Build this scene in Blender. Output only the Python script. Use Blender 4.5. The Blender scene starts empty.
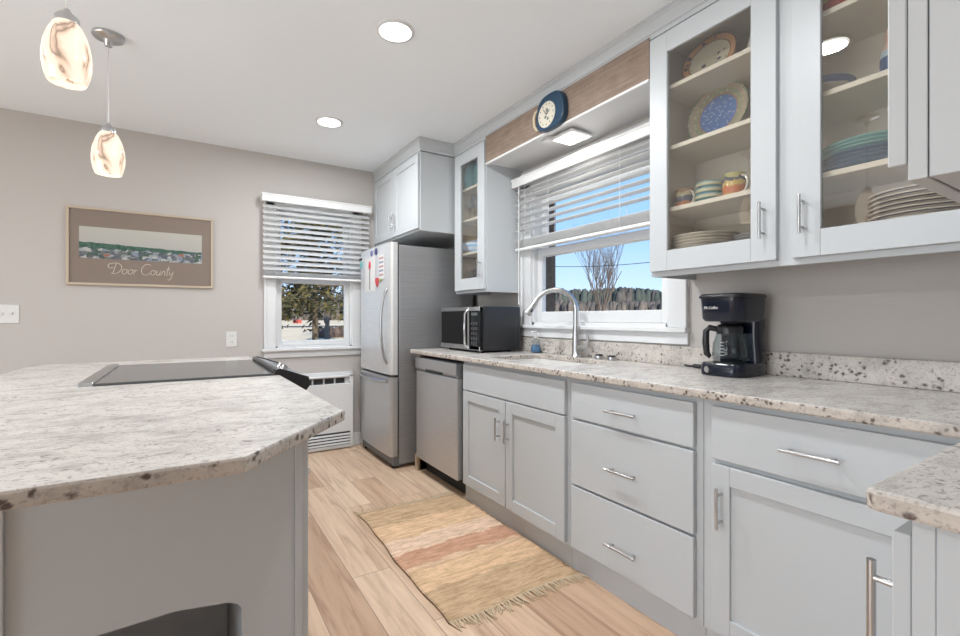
import bpy, bmesh, math, random
from mathutils import Vector, Matrix, Euler, noise

# ---------------------------------------------------------------- scene, camera, light
SC = bpy.context.scene
COL = SC.collection
PI = math.pi
rng = random.Random(7)

cam_data = bpy.data.cameras.new('camera')
cam = bpy.data.objects.new('camera', cam_data)
COL.objects.link(cam)
cam_data.sensor_width = 36.0
cam_data.lens = 465.0 / 960.0 * 36.0
cam_data.clip_start = 0.02
cam_data.clip_end = 2000
cam.location = (0, 0, 1.153)
cam.rotation_euler = (PI / 2, 0, -math.atan(294 / 465.0))
SC.camera = cam

SC.view_settings.view_transform = 'Standard'
SC.view_settings.look = 'None'
SC.view_settings.exposure = 0.40
SC.view_settings.gamma = 1.0
SC.view_settings.use_curve_mapping = False

world = bpy.data.worlds.new('sky')
SC.world = world
world.use_nodes = True
wn = world.node_tree.nodes
wl = world.node_tree.links
wn.clear()
w_out = wn.new('ShaderNodeOutputWorld')
w_bg = wn.new('ShaderNodeBackground')
w_tc = wn.new('ShaderNodeTexCoord')
w_sep = wn.new('ShaderNodeSeparateXYZ')
w_ramp = wn.new('ShaderNodeValToRGB')
wl.new(w_tc.outputs['Generated'], w_sep.inputs[0])
wl.new(w_sep.outputs['Z'], w_ramp.inputs[0])
wl.new(w_ramp.outputs[0], w_bg.inputs[0])
wl.new(w_bg.outputs[0], w_out.inputs[0])
els = w_ramp.color_ramp.elements
els[0].position = 0.0
els[0].color = (0.64, 0.79, 0.95, 1)
els[1].position = 0.5
els[1].color = (0.16, 0.38, 0.82, 1)
e_ = els.new(0.16)
e_.color = (0.34, 0.58, 0.93, 1)
w_bg.inputs[1].default_value = 1.05

sun_d = bpy.data.lights.new('sun', 'SUN')
sun_d.energy = 5.0
sun_d.angle = 0.01
sun_d.color = (1, 0.90, 0.76)
sun = bpy.data.objects.new('sun', sun_d)
COL.objects.link(sun)
sun.rotation_euler = Vector((0.25, 1.0, -0.62)).to_track_quat('-Z', 'Y').to_euler()


def area_light(name, loc, direction, sx, sy, power, color=(1, 1, 1), shape='RECTANGLE', spread=PI):
    d = bpy.data.lights.new(name, 'AREA')
    d.shape = shape
    d.size = sx
    if shape in ('RECTANGLE', 'ELLIPSE'):
        d.size_y = sy
    d.energy = power
    d.color = color
    d.spread = spread
    o = bpy.data.objects.new(name, d)
    COL.objects.link(o)
    o.location = loc
    o.rotation_euler = Vector(direction).to_track_quat('-Z', 'Y').to_euler()
    return o


# added unseen fill lamps by the dining side wall and behind the camera
area_light('dining_fill', (-3.12, 0.7, 1.08), (1, 0.04, 0.22), 1.9, 1.85, 40, (0.95, 0.98, 1.0))
area_light('dining_fill', (-3.12, 2.6, 1.08), (1, -0.12, 0.16), 1.2, 1.85, 8, (0.95, 0.98, 1.0))
area_light('near_fill', (-0.6, -2.16, 1.5), (0.1, 1, 0.05), 1.8, 1.4, 2, (0.92, 0.96, 1.0))


# ---------------------------------------------------------------- materials
MATS = {}


def new_mat(name):
    m = bpy.data.materials.new(name)
    m.use_nodes = True
    nt = m.node_tree
    bs = nt.nodes['Principled BSDF']
    return m, nt, bs


def rgba(c):
    return (c[0], c[1], c[2], 1.0)


def plain(name, col, rough=0.5, metal=0.0, spec=0.5, emit=0.0, bump=0.0, bscale=200, var=0.0, vscale=3, stretch=None, coat=0.0):
    if name in MATS:
        return MATS[name]
    m, nt, bs = new_mat(name)
    bs.inputs['Base Color'].default_value = rgba(col)
    bs.inputs['Roughness'].default_value = rough
    bs.inputs['Metallic'].default_value = metal
    bs.inputs['Specular IOR Level'].default_value = spec
    if coat:
        bs.inputs['Coat Weight'].default_value = coat
    if emit:
        bs.inputs['Emission Color'].default_value = rgba(col)
        bs.inputs['Emission Strength'].default_value = emit
    if bump or var:
        tc = nt.nodes.new('ShaderNodeTexCoord')
        mp = nt.nodes.new('ShaderNodeMapping')
        nt.links.new(tc.outputs['Object'], mp.inputs[0])
        if stretch:
            mp.inputs['Scale'].default_value = stretch
    if bump:
        n = nt.nodes.new('ShaderNodeTexNoise')
        n.inputs['Scale'].default_value = bscale
        n.inputs['Detail'].default_value = 3
        nt.links.new(mp.outputs[0], n.inputs['Vector'])
        b = nt.nodes.new('ShaderNodeBump')
        b.inputs['Strength'].default_value = bump
        b.inputs['Distance'].default_value = 0.002
        nt.links.new(n.outputs['Fac'], b.inputs['Height'])
        nt.links.new(b.outputs[0], bs.inputs['Normal'])
    if var:
        n2 = nt.nodes.new('ShaderNodeTexNoise')
        n2.inputs['Scale'].default_value = vscale
        n2.inputs['Detail'].default_value = 5
        nt.links.new(mp.outputs[0], n2.inputs['Vector'])
        r = nt.nodes.new('ShaderNodeValToRGB')
        r.color_ramp.elements[0].position = 0.3
        r.color_ramp.elements[1].position = 0.7
        r.color_ramp.elements[0].color = rgba([max(0, c * (1 - var)) for c in col])
        r.color_ramp.elements[1].color = rgba([min(1, c * (1 + var)) for c in col])
        nt.links.new(n2.outputs['Fac'], r.inputs[0])
        nt.links.new(r.outputs[0], bs.inputs['Base Color'])
    MATS[name] = m
    return m


def ramp(nt, fac, stops, interp='LINEAR'):
    r = nt.nodes.new('ShaderNodeValToRGB')
    r.color_ramp.interpolation = interp
    e = r.color_ramp.elements
    e[0].position, e[0].color = stops[0][0], rgba(stops[0][1])
    e[1].position, e[1].color = stops[-1][0], rgba(stops[-1][1])
    for p, c in stops[1:-1]:
        q = e.new(p)
        q.color = rgba(c)
    nt.links.new(fac, r.inputs[0])
    return r.outputs[0]


def mix(nt, fac, a, b, mode='MIX'):
    n = nt.nodes.new('ShaderNodeMix')
    n.data_type = 'RGBA'
    n.blend_type = mode
    for sock, v in ((n.inputs[0], fac), (n.inputs[6], a), (n.inputs[7], b)):
        if isinstance(v, (int, float)):
            sock.default_value = v
        elif isinstance(v, (tuple, list)):
            sock.default_value = rgba(v)
        else:
            nt.links.new(v, sock)
    return n.outputs[2]


def mth(nt, op, a, b=0.0, c=None):
    n = nt.nodes.new('ShaderNodeMath')
    n.operation = op
    for s_, v in zip(n.inputs, (a, b, c)):
        if v is None:
            continue
        if isinstance(v, (int, float)):
            s_.default_value = v
        else:
            nt.links.new(v, s_)
    return n.outputs[0]


def mapped(nt, scale=(1, 1, 1), loc=(0, 0, 0), rot=(0, 0, 0), kind='Object'):
    tc = nt.nodes.new('ShaderNodeTexCoord')
    mp = nt.nodes.new('ShaderNodeMapping')
    mp.inputs['Scale'].default_value = scale
    mp.inputs['Location'].default_value = loc
    mp.inputs['Rotation'].default_value = rot
    nt.links.new(tc.outputs[kind], mp.inputs[0])
    return mp.outputs[0]


def tex_noise(nt, vec, scale, detail=4, rough=0.55, dist=0.0):
    n = nt.nodes.new('ShaderNodeTexNoise')
    n.inputs['Scale'].default_value = scale
    n.inputs['Detail'].default_value = detail
    n.inputs['Roughness'].default_value = rough
    n.inputs['Distortion'].default_value = dist
    nt.links.new(vec, n.inputs['Vector'])
    return n.outputs['Fac']


def granite(name, tone, spot_amt, pick_lo, vor, dash_amt):
    m, nt, bs = new_mat(name)
    v = mapped(nt)
    cloud = tex_noise(nt, mapped(nt, scale=(1.0, 1.6, 1.6), rot=(0, 0, 0.35)), 8, 7, 0.68, 0.5)
    base = ramp(nt, cloud, [(0.30, [t * 0.62 for t in tone]), (0.43, [t * 0.85 for t in tone]), (0.53, tone), (0.72, [t * 1.10 for t in tone])])
    dash = tex_noise(nt, mapped(nt, scale=(30, 62, 50), rot=(0, 0, 0.3)), 1.6, 4, 0.65, 0.6)
    grey = ramp(nt, dash, [(0.55, (0, 0, 0)), (0.66, (1, 1, 1))])
    c1 = mix(nt, mth(nt, 'MULTIPLY', grey, dash_amt), base, (0.25, 0.225, 0.20))
    vo = nt.nodes.new('ShaderNodeTexVoronoi')
    vo.inputs['Scale'].default_value = vor
    vo.inputs['Randomness'].default_value = 1
    wn_ = nt.nodes.new('ShaderNodeTexNoise')
    wn_.inputs['Scale'].default_value = 60
    nt.links.new(v, wn_.inputs['Vector'])
    wa_ = nt.nodes.new('ShaderNodeVectorMath')
    wa_.operation = 'MULTIPLY_ADD'
    nt.links.new(wn_.outputs['Color'], wa_.inputs[0])
    wa_.inputs[1].default_value = (0.018, 0.018, 0.018)
    nt.links.new(v, wa_.inputs[2])
    nt.links.new(wa_.outputs[0], vo.inputs['Vector'])
    spot = ramp(nt, vo.outputs['Distance'], [(0.20, (1, 1, 1)), (0.42, (0, 0, 0))])
    pick = ramp(nt, tex_noise(nt, v, 15, 3, 0.6), [(pick_lo, (0, 0, 0)), (pick_lo + 0.06, (1, 1, 1))])
    spk = mth(nt, 'MULTIPLY', spot, pick)
    c2 = mix(nt, mth(nt, 'MULTIPLY', spk, spot_amt), c1, (0.075, 0.052, 0.042))
    fine = ramp(nt, tex_noise(nt, v, 170, 2, 0.5), [(0.58, (0, 0, 0)), (0.69, (1, 1, 1))])
    c3 = mix(nt, mth(nt, 'MULTIPLY', fine, 0.55), c2, (0.26, 0.225, 0.20))
    nt.links.new(c3, bs.inputs['Base Color'])
    bs.inputs['Roughness'].default_value = 0.24
    bs.inputs['Specular IOR Level'].default_value = 0.4
    return m


def wood_floor():
    m, nt, bs = new_mat('oak_planks')
    v = mapped(nt, rot=(0, 0, PI / 2), loc=(0.37, 0.09, 0))
    br = nt.nodes.new('ShaderNodeTexBrick')
    br.offset = 0.37
    br.offset_frequency = 2
    br.inputs['Scale'].default_value = 1.0
    br.inputs['Mortar Size'].default_value = 0.0014
    br.inputs['Mortar Smooth'].default_value = 0.3
    br.inputs['Bias'].default_value = 0
    br.inputs['Brick Width'].default_value = 1.22
    br.inputs['Row Height'].default_value = 0.178
    br.inputs['Color1'].default_value = rgba((0, 0, 0))
    br.inputs['Color2'].default_value = rgba((1, 1, 1))
    br.inputs['Mortar'].default_value = rgba((0.5, 0.5, 0.5))
    nt.links.new(v, br.inputs['Vector'])
    tone = ramp(nt, br.outputs['Color'], [(0.0, (0.535, 0.355, 0.235)), (0.35, (0.635, 0.45, 0.31)), (0.65, (0.705, 0.515, 0.365)), (1.0, (0.77, 0.59, 0.435))])
    wv = nt.nodes.new('ShaderNodeVectorMath')
    wv.operation = 'ADD'
    vv = mapped(nt, scale=(16, 1.1, 1))
    nt.links.new(vv, wv.inputs[0])
    sc_ = nt.nodes.new('ShaderNodeVectorMath')
    sc_.operation = 'SCALE'
    nt.links.new(br.outputs['Color'], sc_.inputs[0])
    sc_.inputs['Scale'].default_value = 31.0
    nt.links.new(sc_.outputs[0], wv.inputs[1])
    grain = tex_noise(nt, wv.outputs[0], 1.5, 7, 0.62, 0.9)
    gcol = ramp(nt, grain, [(0.28, (0.62, 0.52, 0.47)), (0.5, (0.95, 0.92, 0.90)), (0.72, (1.12, 1.12, 1.12))])
    c = mix(nt, 1.0, tone, gcol, 'MULTIPLY')
    c = mix(nt, br.outputs['Fac'], c, (0.22, 0.14, 0.10))
    nt.links.new(c, bs.inputs['Base Color'])
    bs.inputs['Roughness'].default_value = 0.38
    return m


def barn_wood():
    m, nt, bs = new_mat('weathered_wood')
    g = tex_noise(nt, mapped(nt, scale=(1, 1.2, 26)), 4, 7, 0.7, 0.8)
    n2 = tex_noise(nt, mapped(nt, scale=(1, 3, 5)), 3, 4)
    c = ramp(nt, g, [(0.25, (0.12, 0.082, 0.060)), (0.5, (0.25, 0.18, 0.135)), (0.75, (0.37, 0.28, 0.215))])
    c = mix(nt, 0.35, c, ramp(nt, n2, [(0.3, (0.16, 0.115, 0.085)), (0.7, (0.34, 0.27, 0.22))]))
    nt.links.new(c, bs.inputs['Base Color'])
    bs.inputs['Roughness'].default_value = 0.7
    return m


def brushed(name, col, rough, axis_scale, metal=1.0):
    m, nt, bs = new_mat(name)
    n = tex_noise(nt, mapped(nt, scale=axis_scale), 3, 3, 0.6)
    c = ramp(nt, n, [(0.3, [x * 0.9 for x in col]), (0.7, [min(1, x * 1.08) for x in col])])
    nt.links.new(c, bs.inputs['Base Color'])
    nt.links.new(mth(nt, 'MULTIPLY_ADD', n, 0.14, rough - 0.07), bs.inputs['Roughness'])
    bs.inputs['Metallic'].default_value = metal
    return m


def pane_mat(name, tint=(1, 1, 1), refl=1.0, rough=0.0):
    m, nt, bs = new_mat(name)
    nt.nodes.remove(bs)
    out = nt.nodes['Material Output']
    tr = nt.nodes.new('ShaderNodeBsdfTransparent')
    tr.inputs[0].default_value = rgba(tint)
    gl = nt.nodes.new('ShaderNodeBsdfGlossy')
    gl.inputs['Roughness'].default_value = rough
    lw = nt.nodes.new('ShaderNodeLayerWeight')
    lw.inputs[0].default_value = 0.5
    fr = mth(nt, 'MULTIPLY_ADD', mth(nt, 'POWER', lw.outputs['Facing'], 5.0), 0.9, 0.022)
    mx = nt.nodes.new('ShaderNodeMixShader')
    nt.links.new(mth(nt, 'MULTIPLY', fr, refl), mx.inputs[0])
    nt.links.new(tr.outputs[0], mx.inputs[1])
    nt.links.new(gl.outputs[0], mx.inputs[2])
    nt.links.new(mx.outputs[0], out.inputs[0])
    return m


def radial_plate(name, stops, axis='XY', speck=None, sscale=60, ref=0.13, squash=(1, 1, 1)):
    """rings by radius in the plate's own plane (plate axis = local Z)"""
    m, nt, bs = new_mat(name)
    v = mapped(nt, scale=squash)
    sep = nt.nodes.new('ShaderNodeSeparateXYZ')
    nt.links.new(v, sep.inputs[0])
    r2 = mth(nt, 'ADD', mth(nt, 'MULTIPLY', sep.outputs[0], sep.outputs[0]), mth(nt, 'MULTIPLY', sep.outputs[1], sep.outputs[1]))
    r = mth(nt, 'DIVIDE', mth(nt, 'SQRT', r2), ref)
    c = ramp(nt, r, stops, 'CONSTANT')
    if speck:
        for (col, thr, sc, lo, hi) in speck:
            vo = nt.nodes.new('ShaderNodeTexVoronoi')
            vo.inputs['Scale'].default_value = sc
            nt.links.new(v, vo.inputs['Vector'])
            d = ramp(nt, vo.outputs['Distance'], [(thr, (1, 1, 1)), (min(1, thr + 0.08), (0, 0, 0))])
            band = ramp(nt, r, [(0.0, (1, 1, 1) if lo <= 0 else (0, 0, 0)), (max(lo, 0.001), (1, 1, 1)), (hi, (0, 0, 0))], 'CONSTANT')
            c = mix(nt, mth(nt, 'MULTIPLY', d, band), c, col)
    nt.links.new(c, bs.inputs['Base Color'])
    bs.inputs['Roughness'].default_value = 0.18
    return m


def z_bands(name, stops, height, rough=0.25, wob=0.0, wscale=20):
    m, nt, bs = new_mat(name)
    v = mapped(nt)
    sep = nt.nodes.new('ShaderNodeSeparateXYZ')
    nt.links.new(v, sep.inputs[0])
    z = mth(nt, 'DIVIDE', sep.outputs[2], height)
    if wob:
        z = mth(nt, 'ADD', z, mth(nt, 'MULTIPLY', mth(nt, 'SUBTRACT', tex_noise(nt, v, wscale, 2), 0.5), wob))
    c = ramp(nt, z, stops, 'CONSTANT')
    nt.links.new(c, bs.inputs['Base Color'])
    bs.inputs['Roughness'].default_value = rough
    return m


def rug_mat():
    m, nt, bs = new_mat('woven_cotton')
    v = mapped(nt)
    sep = nt.nodes.new('ShaderNodeSeparateXYZ')
    nt.links.new(v, sep.inputs[0])
    wob = mth(nt, 'MULTIPLY', mth(nt, 'SUBTRACT', tex_noise(nt, mapped(nt, scale=(4, 8, 1)), 2, 5, 0.7), 0.5), 0.13)
    y = mth(nt, 'ADD', mth(nt, 'ADD', sep.outputs[1], wob), 0.56)
    t = mth(nt, 'DIVIDE', y, 1.12)
    olive = (0.60, 0.425, 0.27)
    tan = (0.77, 0.535, 0.345)
    cream = (0.81, 0.60, 0.45)
    terra = (0.63, 0.37, 0.25)
    c = ramp(nt, t, [(0.0, olive), (0.20, tan), (0.35, (0.74, 0.52, 0.36)), (0.385, terra), (0.51, cream), (0.64, tan), (0.80, olive)], 'CONSTANT')
    thread = tex_noise(nt, mapped(nt, scale=(14, 110, 1)), 1.6, 4, 0.7)
    c = mix(nt, 1.0, c, ramp(nt, thread, [(0.3, (0.66, 0.62, 0.58)), (0.5, (1, 1, 1)), (0.7, (1.14, 1.12, 1.1))]), 'MULTIPLY')
    patch = tex_noise(nt, mapped(nt, scale=(5, 30, 1)), 1.5, 2)
    c = mix(nt, 1.0, c, ramp(nt, patch, [(0.35, (0.80, 0.77, 0.73)), (0.6, (1.05, 1.05, 1.05))]), 'MULTIPLY')
    flecks = ramp(nt, tex_noise(nt, mapped(nt, scale=(11, 75, 1), loc=(3, 1, 0)), 2, 2), [(0.65, (0, 0, 0)), (0.70, (1, 1, 1))])
    c = mix(nt, mth(nt, 'MULTIPLY', flecks, 0.55), c, (0.20, 0.13, 0.09))
    nt.links.new(c, bs.inputs['Base Color'])
    bs.inputs['Roughness'].default_value = 0.95
    bs.inputs['Specular IOR Level'].default_value = 0.1
    b = nt.nodes.new('ShaderNodeBump')
    b.inputs['Strength'].default_value = 0.6
    b.inputs['Distance'].default_value = 0.004
    nt.links.new(thread, b.inputs['Height'])
    nt.links.new(b.outputs[0], bs.inputs['Normal'])
    return m


def shade_mat():
    """lit marbled glass lamp shade"""
    m, nt, bs = new_mat('marbled_lamp_glass')
    sw = tex_noise(nt, mapped(nt, scale=(1.6, 1.6, 0.45), rot=(0.7, 0.45, 0.3)), 9, 2, 0.5, 1.1)
    vein = ramp(nt, sw, [(0.30, (1.0, 0.88, 0.75)), (0.52, (0.98, 0.80, 0.64)), (0.585, (0.80, 0.58, 0.43)), (0.625, (0.34, 0.24, 0.18)), (0.66, (0.74, 0.53, 0.40)), (0.74, (0.98, 0.82, 0.68))])
    nt.links.new(mix(nt, 1.0, vein, (0.3, 0.3, 0.3), 'MULTIPLY'), bs.inputs['Base Color'])
    nt.links.new(vein, bs.inputs['Emission Color'])
    bs.inputs['Emission Strength'].default_value = 0.72
    bs.inputs['Roughness'].default_value = 0.12
    return m


def emit_mat(name, col, s):
    m, nt, bs = new_mat(name)
    bs.inputs['Base Color'].default_value = rgba((0.8, 0.8, 0.8))
    bs.inputs['Emission Color'].default_value = rgba(col)
    bs.inputs['Emission Strength'].default_value = s
    return m


M = {}
M['granite'] = granite('granite_polished', (0.62, 0.585, 0.55), 0.6, 0.57, 64, 0.75)
M['granite_cut'] = granite('granite_cut_edge', (0.55, 0.49, 0.435), 0.92, 0.46, 52, 0.5)
M['floor'] = wood_floor()
M['barn'] = barn_wood()
M['wall'] = plain('wall_paint', (0.525, 0.493, 0.467), 0.85, bump=0.12, bscale=350, spec=0.2)
M['ceil'] = plain('ceiling_paint', (0.885, 0.925, 0.96), 0.9, spec=0.15)
M['cab'] = plain('cabinet_paint', (0.518, 0.54, 0.556), 0.38, spec=0.4)
M['cabin'] = plain('cabinet_interior', (0.70, 0.65, 0.57), 0.5)
M['tanin'] = plain('tan_cabinet_interior', (0.60, 0.46, 0.29), 0.5)
M['shelf'] = plain('cream_shelf', (0.74, 0.68, 0.58), 0.5)
M['toe'] = plain('grey_toe_board', (0.52, 0.54, 0.56), 0.5)
M['white'] = plain('white_trim', (0.73, 0.735, 0.74), 0.45)
M['blind'] = plain('white_blind', (0.78, 0.78, 0.78), 0.5)


def add_translucent(m, col, fac):
    nt = m.node_tree
    out = nt.nodes['Material Output']
    tl = nt.nodes.new('ShaderNodeBsdfTranslucent')
    tl.inputs[0].default_value = rgba(col)
    mx = nt.nodes.new('ShaderNodeMixShader')
    mx.inputs[0].default_value = fac
    nt.links.new(nt.nodes['Principled BSDF'].outputs[0], mx.inputs[1])
    nt.links.new(tl.outputs[0], mx.inputs[2])
    nt.links.new(mx.outputs[0], out.inputs[0])


M['slat'] = plain('thin_white_slat', (0.82, 0.82, 0.82), 0.5)
add_translucent(M['slat'], (0.85, 0.85, 0.85), 0.5)
M['steel'] = brushed('brushed_steel', (0.56, 0.565, 0.57), 0.30, (2, 160, 2))
M['steelv'] = brushed('brushed_steel_door', (0.56, 0.565, 0.57), 0.36, (2, 2, 160), 0.8)
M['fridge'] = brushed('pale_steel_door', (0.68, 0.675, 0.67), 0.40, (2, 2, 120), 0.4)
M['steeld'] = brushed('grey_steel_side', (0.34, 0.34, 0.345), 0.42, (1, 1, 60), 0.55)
M['nickel'] = plain('satin_nickel', (0.56, 0.565, 0.57), 0.28, 1.0)
M['chrome'] = plain('chrome', (0.72, 0.72, 0.72), 0.12, 1.0)
M['black'] = plain('black_plastic', (0.012, 0.012, 0.014), 0.3)
M['blackm'] = plain('matt_black', (0.012, 0.012, 0.012), 0.6)
M['dark'] = plain('dark_opening', (0.03, 0.03, 0.03), 0.7)
M['navy'] = plain('dark_navy_plastic', (0.004, 0.007, 0.018), 0.2)
M['ceramic_glass'] = plain('black_ceramic_glass', (0.06, 0.062, 0.065), 0.14, spec=0.7)
M['dglass'] = plain('dark_door_glass', (0.008, 0.008, 0.009), 0.1, spec=0.25)
M['glass'] = pane_mat('window_glass', (0.99, 0.995, 0.995), 0.25)
M['cglass'] = pane_mat('cabinet_glass', (0.97, 0.965, 0.95), 4.2)
M['clear'] = pane_mat('clear_glass', (0.86, 0.89, 0.90), 1.0, 0.02)
M['teal'] = pane_mat('teal_glass', (0.10, 0.36, 0.40), 0.8, 0.05)
M['plastic'] = plain('white_plastic', (0.72, 0.71, 0.69), 0.4)
M['shade'] = shade_mat()
M['bulb'] = emit_mat('lamp_glow', (1.0, 0.86, 0.70), 2.2)
M['led'] = emit_mat('led_glow', (1.0, 0.98, 0.95), 1.7)
M['can'] = emit_mat('can_glow', (1.0, 0.98, 0.95), 4.0)
M['rug'] = rug_mat()
M['fringe'] = plain('cotton_fringe', (0.66, 0.52, 0.36), 0.95)
M['brick'] = plain('outer_brick', (0.13, 0.10, 0.08), 0.9, var=0.3, vscale=20)
M['cream_china'] = plain('cream_china', (0.62, 0.58, 0.52), 0.2)
M['paper'] = plain('white_paper', (0.74, 0.73, 0.71), 0.8)


# ---------------------------------------------------------------- mesh builder
class MB:
    def __init__(self):
        self.v = []
        self.f = []
        self.fm = []
        self.sm = []

    def add(self, verts, faces, mi=0, smooth=False):
        o = len(self.v)
        self.v += [tuple(p) for p in verts]
        for q in faces:
            self.f.append([i + o for i in q])
            self.fm.append(mi)
            self.sm.append(smooth)
        return self

    def add_bm(self, bm, mi=0, smooth=False):
        bm.verts.index_update()
        self.add([v.co[:] for v in bm.verts], [[v.index for v in f.verts] for f in bm.faces], mi, smooth)
        bm.free()
        return self

    def box(self, x0, x1, y0, y1, z0, z1, bev=0.0, mi=0, seg=1):
        x0, x1 = min(x0, x1), max(x0, x1)
        y0, y1 = min(y0, y1), max(y0, y1)
        z0, z1 = min(z0, z1), max(z0, z1)
        vs = [(x0, y0, z0), (x1, y0, z0), (x1, y1, z0), (x0, y1, z0), (x0, y0, z1), (x1, y0, z1), (x1, y1, z1), (x0, y1, z1)]
        fs = [(0, 3, 2, 1), (4, 5, 6, 7), (0, 1, 5, 4), (1, 2, 6, 5), (2, 3, 7, 6), (3, 0, 4, 7)]
        if not bev:
            return self.add(vs, fs, mi)
        bm = bmesh.new()
        bv = [bm.verts.new(p) for p in vs]
        for q in fs:
            bm.faces.new([bv[i] for i in q])
        bev = min(bev, 0.45 * min(x1 - x0, y1 - y0, z1 - z0))
        bmesh.ops.bevel(bm, geom=bm.edges[:], offset=bev, segments=seg, affect='EDGES', profile=0.5)
        return self.add_bm(bm, mi, seg > 2)

    def prism(self, poly, axis, a, b, mi=0, bev=0.0):
        """poly: 2-D outline; axis 'x': (y,z); 'y': (x,z); 'z': (x,y)"""
        def P(p, t):
            return {'x': (t, p[0], p[1]), 'y': (p[0], t, p[1]), 'z': (p[0], p[1], t)}[axis]
        bm = bmesh.new()
        lo = [bm.verts.new(P(p, a)) for p in poly]
        hi = [bm.verts.new(P(p, b)) for p in poly]
        n = len(poly)
        bm.faces.new(lo)
        bm.faces.new(hi[::-1])
        for i in range(n):
            j = (i + 1) % n
            bm.faces.new((lo[j], lo[i], hi[i], hi[j]))
        bmesh.ops.recalc_face_normals(bm, faces=bm.faces[:])
        if bev:
            es = [e for e in bm.edges if len(e.link_faces) == 2 and e.calc_face_angle(0) > 0.6]
            bmesh.ops.bevel(bm, geom=es, offset=bev, segments=2, affect='EDGES', profile=0.5)
        return self.add_bm(bm, mi)

    def cyl(self, p0, p1, r0, r1=None, n=16, mi=0, smooth=True, caps=True):
        p0, p1 = Vector(p0), Vector(p1)
        r1 = r0 if r1 is None else r1
        d = (p1 - p0).normalized()
        u = d.orthogonal().normalized()
        w = d.cross(u)
        vs, fs = [], []
        for k in range(n):
            a = 2 * PI * k / n
            e = u * math.cos(a) + w * math.sin(a)
            vs += [p0 + e * r0, p1 + e * r1]
        for k in range(n):
            j = (k + 1) % n
            fs.append((2 * k, 2 * j, 2 * j + 1, 2 * k + 1))
        self.add(vs, fs, mi, smooth)
        if caps:
            if r0 > 1e-6:
                self.add([vs[2 * k] for k in range(n)], [tuple(range(n))[::-1]], mi)
            if r1 > 1e-6:
                self.add([vs[2 * k + 1] for k in range(n)], [tuple(range(n))], mi)
        return self

    def tube(self, pts, r, n=10, mi=0, closed=False):
        pts = [Vector(p) for p in pts]
        N = len(pts)
        rad = r if isinstance(r, (list, tuple)) else [r] * N
        tang = []
        for i in range(N):
            a = pts[(i - 1) % N] if (closed or i > 0) else pts[i]
            b = pts[(i + 1) % N] if (closed or i < N - 1) else pts[i]
            tang.append((b - a).normalized())
        u = tang[0].orthogonal().normalized()
        vs, fs = [], []
        for i in range(N):
            t = tang[i]
            u = (u - t * u.dot(t)).normalized()
            w = t.cross(u)
            for k in range(n):
                a = 2 * PI * k / n
                vs.append(pts[i] + (u * math.cos(a) + w * math.sin(a)) * rad[i])
        M_ = N if closed else N - 1
        for i in range(M_):
            for k in range(n):
                j = (k + 1) % n
                i2 = (i + 1) % N
                fs.append((i * n + k, i * n + j, i2 * n + j, i2 * n + k))
        self.add(vs, fs, mi, True)
        if not closed:
            self.add(vs[:n], [tuple(range(n))[::-1]], mi)
            self.add(vs[-n:], [tuple(range(n))], mi)
        return self

    def lathe(self, prof, c=(0, 0, 0), n=32, mi=0, sx=1.0, sy=1.0, smooth=True):
        """prof: list of (r, z); revolve about a vertical axis through c"""
        vs, fs = [], []
        for r, z in prof:
            for k in range(n):
                a = 2 * PI * k / n
                vs.append((c[0] + r * sx * math.cos(a), c[1] + r * sy * math.sin(a), c[2] + z))
        for i in range(len(prof) - 1):
            for k in range(n):
                j = (k + 1) % n
                fs.append((i * n + k, i * n + j, (i + 1) * n + j, (i + 1) * n + k))
        self.add(vs, fs, mi, smooth)
        if prof[0][0] > 1e-5:
            self.add(vs[:n], [tuple(range(n))[::-1]], mi)
        if prof[-1][0] > 1e-5:
            self.add(vs[-n:], [tuple(range(n))], mi)
        return self

    def shaker(self, axis, f, t, a0, a1, z0, z1, rail=0.06, rec=0.009, hole=False, mi=0):
        """framed door: outer face at coordinate f, thickness t (signed, inwards)"""
        def bx(a, b, c, d, ff, tt, bv=0.0015):
            if axis == 'x':
                self.box(ff, tt, a, b, c, d, bv, mi)
            else:
                self.box(a, b, ff, tt, c, d, bv, mi)
        b = f + t
        bx(a0, a0 + rail, z0, z1, f, b)
        bx(a1 - rail, a1, z0, z1, f, b)
        bx(a0 + rail, a1 - rail, z0, z0 + rail, f, b)
        bx(a0 + rail, a1 - rail, z1 - rail, z1, f, b)
        if not hole:
            s = 1 if t > 0 else -1
            bx(a0 + rail - 0.001, a1 - rail + 0.001, z0 + rail - 0.001, z1 - rail + 0.001, f + s * rec, b - s * 0.001, 0)
        return self

    def build(self, name, mat, parent=None, origin=None, autosmooth=False):
        mats = mat if isinstance(mat, (list, tuple)) else [mat]
        if parent is not None:
            org = world_loc(parent)
        elif origin is not None:
            org = Vector(origin)
        else:
            xs = [p[0] for p in self.v]
            ys = [p[1] for p in self.v]
            zs = [p[2] for p in self.v]
            org = Vector(((min(xs) + max(xs)) / 2, (min(ys) + max(ys)) / 2, min(zs)))
        me = bpy.data.meshes.new(name)
        me.from_pydata([tuple(Vector(p) - org) for p in self.v], [], self.f)
        for mm in mats:
            me.materials.append(mm)
        me.polygons.foreach_set('material_index', self.fm)
        me.polygons.foreach_set('use_smooth', self.sm)
        me.update()
        o = bpy.data.objects.new(name, me)
        COL.objects.link(o)
        if parent is not None:
            o.parent = parent
        else:
            o.location = org
        return o


def world_loc(o):
    p = Vector((0, 0, 0))
    while o is not None:
        p += o.location
        o = o.parent
    return p


def tag(o, label=None, cat=None, group=None, kind=None):
    if label:
        o['label'] = label
    if cat:
        o['category'] = cat
    if group:
        o['group'] = group
    if kind:
        o['kind'] = kind
    return o


def thing(name, label, cat, loc=(0, 0, 0), group=None):
    o = bpy.data.objects.new(name, None)
    o.empty_display_size = 0.05
    COL.objects.link(o)
    o.location = loc
    return tag(o, label, cat, group)


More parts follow.
